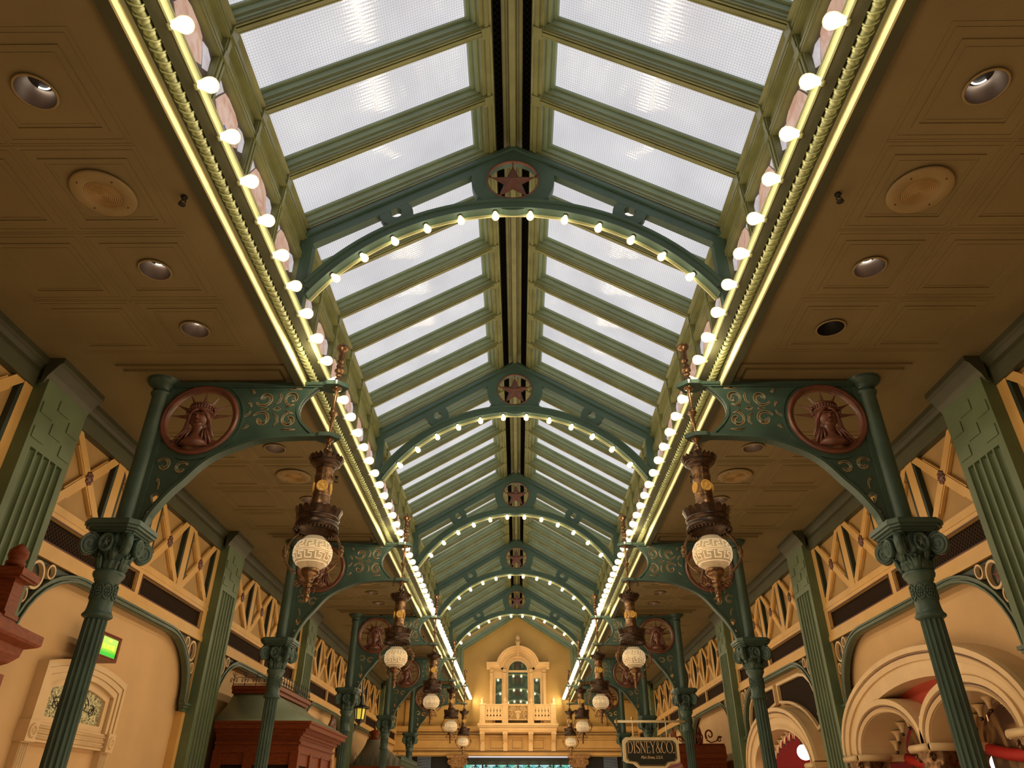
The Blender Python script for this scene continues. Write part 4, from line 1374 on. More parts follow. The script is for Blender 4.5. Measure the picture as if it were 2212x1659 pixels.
for y in (-1.66, 0, 1.66):
    b = MB()
    b.box(-.45, .17, y-.20, y+.20, 2.10, 2.17); b.tube([(.17, y-.17, 2.135), (.17, y+.17, 2.135)], .034, 8); b.tube([(-.2, y-.20, 2.135), (.17, y-.20, 2.135)], .034, 8); b.tube([(-.2, y+.20, 2.135), (.17, y+.20, 2.135)], .034, 8)
    P(b, 'impost_slab', M['cream'])
    b = MB()
    b.lathe([(.10, 1.78), (.11, 1.80), (.10, 1.83), (.12, 1.90), (.15, 1.97), (.14, 2.0), (.17, 2.06), (.18, 2.10)], (0, y, 0), 48, flute=lambda r, z, a: r*(1+.10*sin(8*a)*sin(30*z)+.05*sin(17*a+40*z)))
    for sx in (-1, 1):
        for sy in (-1, 1):
            b.tube([(p[0]*.7+sx*.13, y+sy*.13+.0*p[0], p[1]) for p in spiral((0, 2.05), .042, .008, 0, 1.6, 20)], .010, 5)
    b.lathe([(.09, 0), (.09, 1.78)], (0, y, 0), 20)
    P(b, 'corinthian_capital', M['brass'])
# single arch
root, P, Z0, h = arcade('single_arch_opening', 12.32, 1.62, 2.98, 1, 0)
tag(root, 'cream single arch framing a bright red room on the right wall', 'arch opening')
b = MB(); archsweep(b, 0, 1.30, Z0, .52, [(0, -.24), (0, .1), (.03, .1), (.03, -.24)]); P(b, 'reveal', M['cream'])
b = MB(); pd = MB()
for i in range(1, 16):
    a = PI*i/16; y, z = 1.24*cos(a), Z0+.49*sin(a)
    b.lathe([(0, 0), (.014, 0), (.02, .05), (.03, .09), (.05, .12)], (-.18, y, z-.09), 8); pd.sphere((-.18, y, z-.10), .018, 8, 6)
P(b, 'pendant', M['cream']); P(pd, 'pendant_ball', M['brassdk'])
for y in (-1.47, 1.47):
    b = MB(); b.box(-.4, .17, y-.17, y+.17, 2.10, 2.17); b.tube([(.17, y-.15, 2.135), (.17, y+.15, 2.135)], .034, 8); P(b, 'impost_slab', M['cream'])
    b = MB(); b.lathe([(.08, 0), (.08, 1.80), (.11, 1.84), (.10, 1.88), (.14, 2.0), (.16, 2.10)], (0, y, 0), 32, flute=lambda r, z, a: r*(1+.06*sin(8*a)*sin(30*z))); P(b, 'corinthian_capital', M['brass'])
# screened glazing around the single arch
b = MB()
oo = [(-1.74, 2.75), (-1.72, 3.05), (-1.58, 3.25), (-1.3, 3.38), (-1.1, 3.40), (1.1, 3.40), (1.3, 3.38), (1.58, 3.25), (1.72, 3.05), (1.74, 2.75)]
for s in (-1, 1):
    poly = [(s*.10, 3.33), (s*1.1, 3.33), (s*1.32, 3.29), (s*1.5, 3.18), (s*1.62, 3.0), (s*1.66, 2.62)]+[(s*1.66*cos(a), Z0+.90*sin(a)) for a in [PI/2*t/10 for t in (3, 4, 5, 6, 7, 8, 9)]]+[(s*.10, 3.08)]
    b2 = MB(); b2.prism([poly], 'yz', -.07, -.065); g = b2.build('screened_glass', M['darkglass'], root, None, uyz)
    b2 = MB(); b2.sweep([(-.02, -.08), (-.02, -.02), (.02, -.02), (.02, -.08)], poly, 'yz', True); b2.build('glazing_frame', M['cream'], g)
    
# shop rooms seen through the right-hand arches
b = MB(); 
b.box(6.2, 6.25, 9.9, 15.0, 0, 3.6); b.box(XW+.3, 6.25, 9.85, 9.9, 0, 3.6); b.box(XW+.3, 6.25, 15.0, 15.05, 0, 3.6)
struct(b.build('wall_shop', M['reddeep']))
b = MB(); b.box(XW+.25, 6.25, 5.0, 15.05, 3.6, 3.65); struct(b.build('ceiling_shop', M['cream']))
b = MB(); b.box(5.5, 5.55, 5.0, 9.8, 0, 3.6); struct(b.build('wall_shop_front', M['swirl']))
# hanging white globes in the red shop
def hang_globe(x, y, z, r, label):
    root = empty('globe_pendant_lamp', (x, y, z))
    b = MB(); b.sphere((0, 0, 0), r, 20, 14); b.build('glass_globe', M['sconce'], root)
    b = MB(); b.lathe([(.012, 3.6-z), (.012, r+.06), (.03, r+.05), (.05, r+.01), (.05, r-.02)], (0, 0, 0), 12)
    b.build('stem', M['brass'], root)
    tag(root, label, 'pendant lamp')
hang_globe(4.9, 13.65, 2.47, .122, 'glowing white globe lamp in the red arch, lower and nearer of the pair')
hang_globe(4.9, 13.18, 2.57, .11, 'glowing white globe lamp in the red arch, upper and partly hidden one')
hang_globe(4.95, 8.25, 2.02, .10, 'glowing white globe lamp low behind the double arch')

# ------------------------------------------------------------------ right bay 3: wooden display cabinet with scroll cresting
def scroll_cresting(b, y0, y1, z, plane='yz', w0=-.02, w1=.02, H=.26, unit=.9):
    n = max(1, round((y1-y0)/unit)); U = (y1-y0)/n
    for i in range(n):
        c = y0+U*(i+.5)
        def T(p): return (c+p[0], z+p[1]*H/.26)
        k = U/.9
        for s in (-1, 1):
            b.prism([ribbon([T((s*x*k, zz)) for x, zz in [(0.03, .02), (.05, .12), (.02, .17)]], .03, .02)], plane, w0, w1)
            sp = [(s*(.19+(.085*(1-t*.8))*cos(3.9-2*PI*1.15*t))*k, .14+.085*(1-t*.8)*sin(3.9-2*PI*1.15*t)) for t in [j/20 for j in range(21)]]
            b.prism([ribbon([T(p) for p in sp], .034, .016)], plane, w0, w1)
            b.prism([ribbon([T((s*x*k, zz)) for x, zz in [(.12, .07), (.2, .03), (.30, .05), (.36, .10), (.40, .10)]], .02, .02)], plane, w0, w1)
            sp = [(s*(.37+(.05*(1-t*.75))*cos(.5+2*PI*1.05*t))*k, .075+.05*(1-t*.75)*sin(.5+2*PI*1.05*t)) for t in [j/14 for j in range(15)]]
            b.prism([ribbon([T(p) for p in sp], .022, .014)], plane, w0, w1)
        b.prism([[T(p) for p in ((-.02, 0), (.02, 0), (.025, .12), (.04, .17), (.025, .22), (0, .27), (-.025, .22), (-.04, .17), (-.025, .12))]], plane, w0, w1)
    b.prism([[(y0, z-.02), (y1, z-.02), (y1, z+.02), (y0, z+.02)]], plane, w0, w1)
root = empty('display_cabinet', (3.63, 16.6, 0))
b = MB(); b.box(-.45, .36, -1.25, 1.25, 0, 2.32)
for i in range(10): b.box(-.44+i*.08, -.375+i*.08, -1.262, -1.25, 1.1, 2.30)
for i in range(30): b.box(-.462, -.45, -1.22+i*.08, -1.155+i*.08, 1.1, 2.30)
b.build('carcase', M['wood'], root)
b = MB(); b.box(-.48, .36, -1.28, 1.25, 2.32, 2.38); b.box(-.52, .36, -1.32, 1.25, 2.38, 2.47); b.box(-.58, .36, -1.38, 1.25, 2.47, 2.54); b.box(-.55, .36, -1.35, 1.25, 2.54, 2.68)
b.build('cornice', M['wood'], root)
b = MB(); scroll_cresting(b, -.55, .36, 2.70, 'xz', -1.30, -1.27, .32, .9); b.build('scroll_cresting', M['wood'], root)
b = MB(); scroll_cresting(b, -1.2, 1.2, 2.70, 'yz', -.52, -.49, .32, .9); b.build('scroll_cresting', M['wood'], root)
tag(root, 'mahogany shop cabinet with scroll cresting behind the hanging sign', 'cabinet')
for (x, y, zt, lab) in ((3.55, 20.8, 3.05, 'turned wooden finial post on cabinet end, nearer one by the sign'), (3.6, 22.6, 2.95, 'dark turned finial behind the sign, farther one')):
    root = empty('finial_post', (x, y, 0))
    b = MB(); b.box(-.13, .13, -.13, .13, 0, zt-.42); b.box(-.17, .17, -.17, .17, zt-.42, zt-.37); b.build('post', M['wood'], root)
    b = MB(); b.lathe([(.07, zt-.37), (.05, zt-.34), (.09, zt-.30), (.13, zt-.24), (.13, zt-.2), (.08, zt-.12), (.05, zt-.08), (.06, zt-.05), (.03, zt-.02), (0, zt)], n=20); b.build('finial', M['wood'], root)
    tag(root, lab, 'finial post')

# ------------------------------------------------------------------ hanging shop sign
root = empty('hanging_shop_sign', (2.44, 14.5, 2.55))
P = lambda b, n, m: b.build(n, m, root)
W2, H2 = .505, .205
def board(sc=0):
    w, h = W2-sc, H2-sc; c = .055
    z1 = h+.005; zb = -.155+sc*.4
    return [(-w+c, z1), (-w, z1-c), (-w, z1-c-.02), (-w, -.10), (-w+.0, zb-.01+sc*.3), (-w+c*.8, zb-.045), (-w+.17, zb-.06), (-.24+sc*.3, zb-.135+sc*.3), (-.15, -.305+sc), (.15, -.305+sc), (.24-sc*.3, zb-.135+sc*.3), (w-.17, zb-.06), (w-c*.8, zb-.045), (w, zb-.01+sc*.3), (w, -.10), (w, z1-c-.02), (w, z1-c), (w-c, z1)]
b = MB(); b.prism([board(0)], 'xz', -.03, .03); P(b, 'sign_frame', M['white'])
b = MB(); b.prism([board(.052)], 'xz', -.034, -.03); P(b, 'sign_face', M['signface'])
b = MB(); pp = board(.068); b.tube([(p[0], -.036, p[1]) for p in pp], .0035, 5, True); P(b, 'pinstripe', M['gold'])
# serif capitals drawn as strokes
def stroke(b, pts, w=.010): b.prism([ribbon(pts, w, w)], 'xz', -.042, -.034)
def glyph(ch, x, z, w, h, b):
    T, t = .013, .005
    def L(p, q, wd): stroke(b, [(x+p[0]*w, z+p[1]*h), (x+q[0]*w, z+q[1]*h)], wd)
    def C(pts, w0, w1=None, mid=None): b.prism([ribbon([(x+p[0]*w, z+p[1]*h) for p in pts], w0, w1, mid)], 'xz', -.042, -.034)
    def serif(px, pz, hw=.16): L((px-hw, pz), (px+hw, pz), t)
    E = lambda cx, cz, rx, rz, a0, a1, n=22: [(cx+rx*cos(math.radians(a0+(a1-a0)*i/n)), cz+rz*sin(math.radians(a0+(a1-a0)*i/n))) for i in range(n+1)]
    if ch == 'D':
        L((.18, 0), (.18, 1), T*.8); C([(.05, 1), (.4, 1)]+E(.4, .5, .52, .5, 88, -88)+[(.4, 0), (.05, 0)], t, t, T)
    if ch == 'I': L((.5, 0), (.5, 1), T); serif(.5, 0, .45); serif(.5, 1, .45)
    if ch == 'S':
        C([(.84, .79), (.76, .93), (.62, .99), (.44, .99), (.27, .93), (.17, .82), (.17, .70), (.27, .61), (.5, .51), (.72, .40), (.86, .28), (.86, .15), (.74, .05), (.58, .0), (.40, .01), (.22, .08), (.12, .22)], t, t, T*1.15)
    if ch == 'N': L((.15, 0), (.15, 1), t); L((.12, 1), (.85, 0), T); L((.85, 0), (.85, 1), t); serif(.15, 0); serif(.1, 1, .14); serif(.87, 1)
    if ch == 'E': L((.25, 0), (.25, 1), T*.8); L((.1, 0), (.9, 0), t); L((.1, 1), (.85, 1), t); L((.25, .52), (.68, .52), t); L((.9, 0), (.95, .16), t); L((.85, 1), (.88, .86), t); L((.68, .45), (.68, .6), t)
    if ch == 'Y': L((.08, 1), (.5, .48), T); L((.92, 1), (.5, .48), t); L((.5, .48), (.5, 0), T*.8); serif(.1, 1, .14); serif(.9, 1, .14); serif(.5, 0, .2)
    if ch == '&': C([(1.0, .02), (.75, .12), (.35, .62), (.28, .82), (.42, .98), (.60, .86), (.55, .68), (.2, .42), (.08, .22), (.25, .02), (.5, .02), (.75, .22), (.88, .48)], T*.9, t, t*1.4)
    if ch == 'C': C([(.90, .80)]+E(.52, .5, .46, .5, 40, 320, 26), t, t, T*1.1); L((.90, .68), (.90, .86), t)
    if ch == 'O': C(E(.5, .5, .46, .5, 90, 270), t, t, T); C(E(.5, .5, .46, .5, 90, -90), t, t, T)
    if ch == '.': b.disk((x+.3*w, z+.04*h), .011, 'xz', -.042, -.034, 10)
b = MB()
xx = -.425
for ch, w in zip('DISNEY&CO.', (.105, .05, .085, .11, .085, .095, .11, .095, .12, .04)):
    glyph(ch, xx, -.045, w*.93, .185, b); xx += w*.955
P(b, 'lettering', M['letter'])
text('Main Street, U.S.A.', .072, M['letter'], root, (0, -.036, -.115), (PI/2, 0, 0), 'lettering', .002, .72, .45)
b = MB()
b.tube([(-.57, 0, .475), (.68, 0, .475)], .021, 12)
P(b, 'rail', M['white'])
b = MB()
for x in (-.30, .31): b.tube([(x, 0, .20), (x, 0, .475)], .011, 8)
P(b, 'hanger', M['white'])
b = MB()
b.sphere((-.60, 0, .475), .032, 12, 8); b.lathe([(.012, -.03), (.024, -.02), (.024, 0)], (-.57, 0, .475), 12, 'x')
for x in (-.30, .31): b.sphere((x, 0, .53), .026, 12, 8); b.lathe([(.014, .49), (.02, .50), (.012, .51)], (x, 0, 0), 12)
P(b, 'ball_finial', M['gold'])
tag(root, 'black and cream hanging shop sign with gold lettering on a cream rail', 'sign')

# ================================================================== END WALL
YE = YEND
def obox(b, x0, x1, yf, z0, z1, yb=None): b.box(x0, x1, yf, YE+.05 if yb is None else yb, z0, z1)
# green frame lining the gable
b = MB()
for s in (-1, 1):
    b.prism([[(s*2.16, 6.76), (0, 8.06), (0, 7.82), (s*1.93, 6.62), (s*1.93, 5.0), (s*2.16, 5.0)]], 'xz', YE-.10, YE+.01)
    b.prism([[(s*2.02, 6.66), (0, 7.90), (0, 7.86), (s*1.97, 6.64), (s*1.97, 5.0), (s*2.02, 5.0)]], 'xz', YE-.13, YE-.10)
o = b.build('trim_gable', M['sage']); o.name = 'trim_%d' % ti; ti += 1; struct(o)
# entablature across the end
root = empty('trim_%d' % ti, (0, YE, 3.6)); ti += 1; root['kind'] = 'structure'
L0 = (0, -YE, -3.6)
b = MB()
obox(b, -4.25, 4.25, YE-.10, 3.22, 4.05)
for z0, z1, d in ((3.22, 3.30, .16), (3.30, 3.33, .13), (3.78, 3.84, .13), (3.84, 3.90, .18), (3.93, 3.99, .22), (3.99, 4.10, .27), (3.90, 3.93, .15)):
    obox(b, -4.25, 4.25, YE-d, z0, z1)
for xa, xb in ((-3.65, -1.85), (-1.80, -1.35), (-.95, -.42), (-.22, .22), (.42, .95), (1.35, 1.80), (1.85, 3.65)):
    for (u0, u1, v0, v1) in ((xa, xb, 3.70, 3.74), (xa, xb, 3.38, 3.42), (xa, xa+.04, 3.42, 3.70), (xb-.04, xb, 3.42, 3.70)):
        obox(b, u0, u1, YE-.125, v0, v1)
b.build('entablature', M['fret'], root, L0)
b = MB()
for z in (3.335, 3.84, 3.93): b.box(-4.2, 4.2, YE-.165-(.06 if z > 3.5 else 0), YE-.1, z, z+.008)
for xa, xb in ((-3.60, -1.90), (-.90, -.47), (-.17, .17), (.47, .90), (1.90, 3.60)):
    for (u0, u1, v0, v1) in ((xa, xb, 3.682, 3.69), (xa, xb, 3.43, 3.438), (xa, xa+.008, 3.438, 3.682), (xb-.008, xb, 3.438, 3.682)):
        b.box(u0, u1, YE-.105, YE-.09, v0, v1)
b.build('dark_line', M['line'], root, L0)
b = MB()
for xa, xb in ((-3.9, -3.0), (-3.0, -2.35), (2.35, 3.0), (3.0, 3.9)):
    for (u0, u1, v0, v1) in ((xa, xb, 4.85, 4.95), (xa, xa+.10, 4.10, 4.85)):
        b.box(u0, u1, YE-.06, YE, v0, v1)
b.build('aisle_panelling', M['fret'], root, L0)

# balcony
def make_balcony():
    root = empty('balcony', (.03, YE-.85, 4.0)); L = (0, -(YE-.85), -4.0)
    P = lambda b, n, m, uv=None: b.build(n, m, root, L, uv)
    YF = YE-.85
    b = MB()
    b.box(-1.36, 1.36, YF-.06, YE, 4.06, 4.14); b.box(-1.34, 1.34, YF-.03, YE, 4.01, 4.06); b.box(-1.30, 1.30, YF, YE, 3.93, 4.01); b.box(-1.28, 1.28, YF+.03, YE, 3.88, 3.93)
    P(b, 'balcony_floor', M['gcream'])
    b = MB(); b.box(-1.34, 1.34, YF-.035, YF-.03, 4.052, 4.06); b.box(-1.30, 1.30, YF-.004, YF, 4.0, 4.01); P(b, 'dark_line', M['line'])
    for x in (-1.20, -.43, .43, 1.20):
        b = MB()
        b.box(x-.085, x+.085, YF-.01, YF+.16, 4.14, 4.70); b.box(x-.10, x+.10, YF-.03, YF+.18, 4.14, 4.24); b.box(x-.11, x+.11, YF-.035, YF+.185, 4.70, 4.745); b.box(x-.06, x+.06, YF-.018, YF-.01, 4.28, 4.66)
        p = P(b, 'newel_post', M['gcream'])
        b = MB(); b.lathe([(.07, 4.745), (.075, 4.76), (.05, 4.775), (.055, 4.79), (.045, 4.80), (.03, 4.81), (.062, 4.845), (.066, 4.87), (.05, 4.91), (.02, 4.955), (0, 4.97)], (x, YF+.075, 0), 18)
        b.build('acorn_finial', M['gcream'], p)
    b = MB(); b.box(-1.2, 1.2, YF+.02, YF+.13, 4.695, 4.735); P(b, 'top_rail', M['gcream'])
    for xa, xb in ((-1.115, -.515), (.515, 1.115)):
        b = MB(); holes = []
        for i in range(5):
            c = (xa+xb)/2+(i-2)*.108
            def poly(pts): return [(c+p[0], p[1]) for p in pts]
            holes.append(poly([(-.013, 4.50), (.013, 4.50), (.013, 4.57), (-.013, 4.57)]))
            holes.append(poly([(-.036, 4.36), (.036, 4.36), (.010, 4.41), (0, 4.425), (-.010, 4.41)]))
            for z in (4.62, 4.455, 4.31): holes.append([(c+.010*cos(a), z+.010*sin(a)) for a in [2*PI*k/8 for k in range(8)]])
            holes.append(poly([(-.003, 4.58), (.003, 4.58), (.003, 4.605), (-.003, 4.605)]))
            holes.append(poly([(-.003, 4.47), (.003, 4.47), (.003, 4.495), (-.003, 4.495)]))
        b.prism([[(xa, 4.235), (xb, 4.235), (xb, 4.70), (xa, 4.70)]]+holes, 'xz', YF+.05, YF+.09)
        P(b, 'pierced_panel', M['gcream'])
        b = MB(); b.box(xa, xb, YF+.14, YF+.145, 4.25, 4.69); P(b, 'panel_backing', M['line'])
    # torch and scroll centre panel
    b = MB(); b.box(-.345, .345, YF+.06, YF+.09, 4.235, 4.70); P(b, 'centre_panel', M['fretback'])
    b = MB(); w = ('xz', YF+.035, YF+.06)
    for (u0, u1, v0, v1) in ((-.345, -.325, 4.26, 4.68), (.325, .345, 4.26, 4.68), (-.345, .345, 4.235, 4.26), (-.345, .345, 4.68, 4.70)):
        b.box(u0, u1, YF+.035, YF+.06, v0, v1)
    for s in (-1, 1):
        b.prism([ribbon(spiral((s*.235, 4.44), .075, .015, PI/2, 1.3, 26, s), .018, .012)], *w)
        b.prism([ribbon(spiral((s*.235, 4.32), .06, .012, -PI/2, 1.3, 24, s), .018, .012)], *w)
        b.prism([ribbon([(s*.17, 4.42), (s*.20, 4.38), (s*.27, 4.35), (s*.295, 4.31)], .018, .014)], *w)
        for j, a in enumerate((8, 24, 40, 56)):
            a = math.radians(a); b.prism([ribbon([(s*(.10+.03*j*0)*cos(a), 4.52+.10*sin(a)), (s*.31*cos(a), 4.52+.20*sin(a))], .010, .030)], *w)
        b.prism([ribbon([(s*.02, 4.54), (s*.09, 4.59), (s*.05, 4.66)], .006, .004, .026)], *w)
        b.prism([ribbon([(s*.02, 4.27), (s*.045, 4.35), (s*.06, 4.44), (s*.10, 4.50)], .02, .02)], *w)
    b.prism([ribbon([(0, 4.53), (0, 4.60), (0, 4.67)], .006, .004, .03)], *w)
    b.prism([[(-.06, 4.47), (.06, 4.47), (.085, 4.50), (-.085, 4.50)]], *w); b.prism([[(-.02, 4.27), (.02, 4.27), (.03, 4.46), (-.03, 4.46)]], *w)
    b.prism([[(-.14, 4.50), (.14, 4.50), (.06, 4.53), (-.06, 4.53)]], *w)
    P(b, 'torch_fretwork', M['gcream'])
    for x in (-1.20, -.43, .43, 1.20):
        b = MB()
        b.prism([[(YF+.06, 3.88), (YF+.06, 3.84), (YF+.16, 3.80), (YF+.30, 3.70), (YF+.38, 3.66), (YF+.50, 3.64), (YE-.22, 3.56), (YE-.19, 3.35), (YE, 3.35), (YE, 3.88)]], 'yz', x-.075, x+.075)
        b.add([(x-.085, YF+.02, 3.88), (x+.085, YF+.02, 3.88), (x+.085, YF+.06, 3.80), (x, YF+.06, 3.83), (x-.085, YF+.06, 3.80)], [(0, 1, 2, 3, 4)])
        b.add([(x-.085, YE-.28, 3.62), (x+.085, YE-.28, 3.62), (x, YE-.26, 3.52)], [(0, 1, 2)])
        P(b, 'corbel', M['gcream'])
    return root
tag(make_balcony(), 'cream painted balcony with acorn finials and pierced balustrade on the end wall', 'balcony')

# Palladian window
root = empty('window_%d' % wi, (.03, YE, 4.8)); wi += 1; root['kind'] = 'structure'
L = (0, -YE, -4.8)
P = lambda b, n, m, uv=None: b.build(n, m, root, L, uv)
CX, CW, CZ = 0, .355, 5.92      # arched light: half width and springing
def hc(r, n=24, cz=None): cz = CZ if cz is None else cz; return [(r*cos(PI*i/n), cz+r*sin(PI*i/n)) for i in range(n+1)]
b = MB()
# glass
b.prism([hc(.37)+[(-.37, 4.0), (.37, 4.0)]], 'xz', YE-.05, YE-.04)
for s in (-1, 1): b.box(s*.56, s*.80, YE-.05, YE-.04, 4.0, 5.72)
P(b, 'glass', M['mirror'])
b = MB()
b.prism([[(.99, 4.1), (.99, 5.82), (.44, 5.82), (.44, CZ)]+hc(.47)[1:-1]+[(-.44, CZ), (-.44, 5.82), (-.99, 5.82), (-.99, 4.1)],
         hc(.345)+[(-.345, 4.15), (.345, 4.15)],
         [(.57, 4.15), (.79, 4.15), (.79, 5.66), (.57, 5.66)], [(-.57, 4.15), (-.79, 4.15), (-.79, 5.66), (-.57, 5.66)]], 'xz', YE-.10, YE)
b.box(-.36, .36, YE-.115, YE-.04, 5.87, 5.93)
b.arcband((0, CZ), .335, .375, 0, PI, 'xz', YE-.13, YE-.05, 28)
P(b, 'window_frame', M['gcream'])
b = MB()
for s in (-1, 1): b.box(s*.62, s*1.0, YE-.105, YE-.01, 5.79, 6.03)
b.arcband((0, CZ), .455, .625, -.25, PI+.25, 'xz', YE-.103, YE-.01, 36)
P(b, 'frieze_board', M['gcream'])
b = MB()
for x in (-.94, -.475, .475, .94):
    w = .05
    b.box(x-w, x+w, YE-.15, YE-.05, 4.1, 5.50); b.box(x-w-.015, x+w+.015, YE-.18, YE-.05, 5.50, 5.56); b.box(x-w, x+w, YE-.16, YE-.05, 5.56, 5.80); b.box(x-w-.01, x+w+.01, YE-.18, YE-.05, 5.80, 5.84)
    b.box(x-w-.01, x+w+.01, YE-.17, YE-.05, 5.86, 5.96)
P(b, 'pilaster_strip', M['gcream'])
b = MB()
pathC = [(-1.12, 6.10), (-.70, 6.10)]+[(.70*cos(a), 6.0+.66*sin(a)) for a in [PI-PI*i/28 for i in range(1, 28)] if sin(a) > .15]+[(.70, 6.10), (1.12, 6.10)]
b.sweep([(-.14, 0), (-.14, -.10), (-.08, -.13), (-.05, -.20), (0, -.24), (.02, -.30), (.07, -.32), (.08, -.32), (.08, 0)][::-1], pathC, 'xz')
b.v = [(x, y+YE, z) for x, y, z in b.v]
P(b, 'cornice', M['gcream'])
b = MB()
for i in range(31):
    a = PI*(.03+.94*i/30); c = Vector((cos(a), sin(a)))
    b.prism([ribbon([(c.x*.475, CZ+c.y*.475), (c.x*.53, CZ+c.y*.53)], .026, .028)], 'xz', YE-.14, YE-.05)
for s in (-1, 1):
    for i in range(6): b.box(s*(.56+i*.06), s*(.59+i*.06), YE-.14, YE-.05, 5.87, 5.95)
b.arcband((0, CZ), .53, .60, 0, PI, 'xz', YE-.12, YE-.03, 30)
for s in (-1, 1): b.box(s*.50, s*1.0, YE-.12, YE-.03, 5.95, 6.02)
P(b, 'dentils', M['gcream'])
b = MB()
b.prism([[(-.03, 6.38), (.03, 6.38), (.055, 6.75), (.07, 6.86), (-.07, 6.86), (-.055, 6.75)]], 'xz', YE-.36, YE-.05)
b.lathe([(.05, 6.86), (.10, 6.88), (.11, 6.90), (.06, 6.92), (.05, 6.935), (.075, 6.97), (.085, 7.01), (.07, 7.06), (.03, 7.12), (0, 7.15)], (0, YE-.22, 0), 20)
P(b, 'keystone_finial', M['gcream'])

# doors below the end wall: posts, capitals, leaded glass
for s, sn in ((-1, 'left'), (1, 'right')):
    root = empty('timber_post', (s*2.04+.03, YE-.05, 0))
    b = MB(); b.box(-.17, .17, -.17, .17, 0, 2.80); b.build('post_shaft', M['wood'], root)
    b = MB()
    b.box(-.36, .36, -.24, .22, 3.14, 3.215); b.box(-.30, .30, -.20, .2, 3.08, 3.14); b.box(-.22, .22, -.19, .19, 2.80, 3.10)
    for t in (-1, 1):
        b.tube([(p[0], -.21, p[1]) for p in spiral((t*.24, 3.02), .105, .02, PI/2, 1.7, 30, t)], .022, 6)
        b.disk((t*.24, 3.02), .095, 'xz', -.2, .18, 20)
    for i in range(5): b.sphere((-.16+.08*i, -.2, 2.83), .045, 8, 6)
    b.build('scroll_capital', M['carved'], root)
    tag(root, 'carved post with gilt scroll capital under the end wall beam, %s one' % sn, 'post')
root = empty('door_2', (.03, YE+.1, 2.5)); root['kind'] = 'structure'
L = (0, -(YE+.1), -2.5)
b = MB(); b.box(-1.85, 1.85, YE+.14, YE+.15, 2.0, 3.14); b.build('pane', M['tiffany'], root, L, uxz)
b = MB(); b.box(-1.85, 1.85, YE+.10, YE+.13, 2.95, 3.13)
b.build('upper_pane', M['dkgreen'], root, L)
b = MB()
for (z0, z1) in ((3.10, 3.16), (2.40, 2.44)): b.box(-1.85, 1.85, YE+.04, YE+.10, z0, z1)
for i in range(10):
    c = -1.62+i*.36
    b.ring((c, 2.93), .155, .180, 'xz', YE+.05, YE+.09, 24)
    b.ring((c+.18, 2.74), .155, .175, 'xz', YE+.05, YE+.09, 24)
for x in (-1.85, -1.2, 0, 1.2, 1.85): b.box(x-.025, x+.025, YE+.03, YE+.10, 0, 3.14)
b.build('leading', M['black'], root, L)
b = MB(); b.box(-1.8, 1.8, YE+.02, YE+.06, 3.165, 3.205); b.build('transom_light', emis('pale daylight slit', (.5, .58, .75), .9), root, L)
for s, n in ((-1, 3), (1, 4)):
    root = empty('door_%d' % n, (s*3.1, YE+.3, 1.5)); root['kind'] = 'structure'; L = (-s*3.1, -(YE+.3), -1.5)
    b = MB(); b.box(s*2.3, s*4.3, YE+.5, YE+.55, 0, 3.22); b.build('dark_backing', M['black'], root, L)
    b = MB(); b.box(s*2.95, s*3.42, YE+.25, YE+.3, 0, 3.22)
    for i in range(12): b.tube([(s*2.98, YE+.24, 2.2+i*.085), (s*3.40, YE+.24, 2.16+i*.085)], .012, 5)
    b.build('shutter', M['blue'], root, L)
b = MB(); b.box(-4.4, 4.4, YE+1.0, YE+1.1, 0, 3.3); struct(b.build('wall_far', M['black']))

# ================================================================== KIOSKS (left)
def ironcrest(b, x0, x1, y, z, plane, H=.17, pitch=.13, w=0):
    A = ax(plane); n = max(1, int((x1-x0)/pitch)); P_ = (x1-x0)/n
    b.tube([A(x0, z+.02, w), A(x1, z+.02, w)], .006, 5); b.tube([A(x0, z+H*.55, w), A(x1, z+H*.55, w)], .004, 5)
    for i in range(n+1):
        c = x0+P_*i
        b.tube([A(c, z, w), A(c, z+H*.8, w), A(c, z+H, w)], [.006, .005, .001], 5)
        for s in (-1, 1):
            b.tube([A(c+s*(P_*.22+P_*.16*(1-t)*cos(PI*2*t*1.1+PI)), z+H*.34+P_*.20*(1-t*.5)*sin(2*PI*1.1*t), w) for t in [k/10 for k in range(11)]], .0045, 4)
            b.tube([A(c, z+H*.6, w), A(c+s*P_*.2, z+H*.78, w), A(c+s*P_*.12, z+H*.9, w)], [.004, .004, .002], 4)
def bell_roof(b, x0, x1, y0, y1, z0, tx0, tx1, ty0, ty1, z1, n=12):
    """concave-convex metal roof between two rectangles"""
    prev = None; rings = []
    for i in range(n+1):
        t = i/n
        s = t**.55*.55+.45*(3*t*t-2*t*t*t)      # plan shrink
        s = 1-(1-t)**2.1 if False else (.5-.5*cos(PI*t**.8))*.55+.45*t
        rings.append([(x0+(tx0-x0)*s, y0+(ty0-y0)*s, z0+(z1-z0)*t), (x1+(tx1-x1)*s, y0+(ty0-y0)*s, z0+(z1-z0)*t), (x1+(tx1-x1)*s, y1+(ty1-y1)*s, z0+(z1-z0)*t), (x0+(tx0-x0)*s, y1+(ty1-y1)*s, z0+(z1-z0)*t)])
    for i in range(n):
        for k in range(4):
            l = (k+1) % 4
            b.add([rings[i][k], rings[i][l], rings[i+1][l], rings[i+1][k]], [(0, 1, 2, 3)], True)
    b.add(rings[-1], [(0, 1, 2, 3)])
root = empty('bell_roof_kiosk', (-3.4, 12.0, 0)); L = (3.4, -12.0, 0)
P = lambda b, n, m, uv=None: b.build(n, m, root, L, uv)
kx0, kx1, ky0, ky1 = -4.0, -2.88, 10.62, 12.6
b = MB()
b.box(kx0, kx1, ky0, ky1, 0, .9)
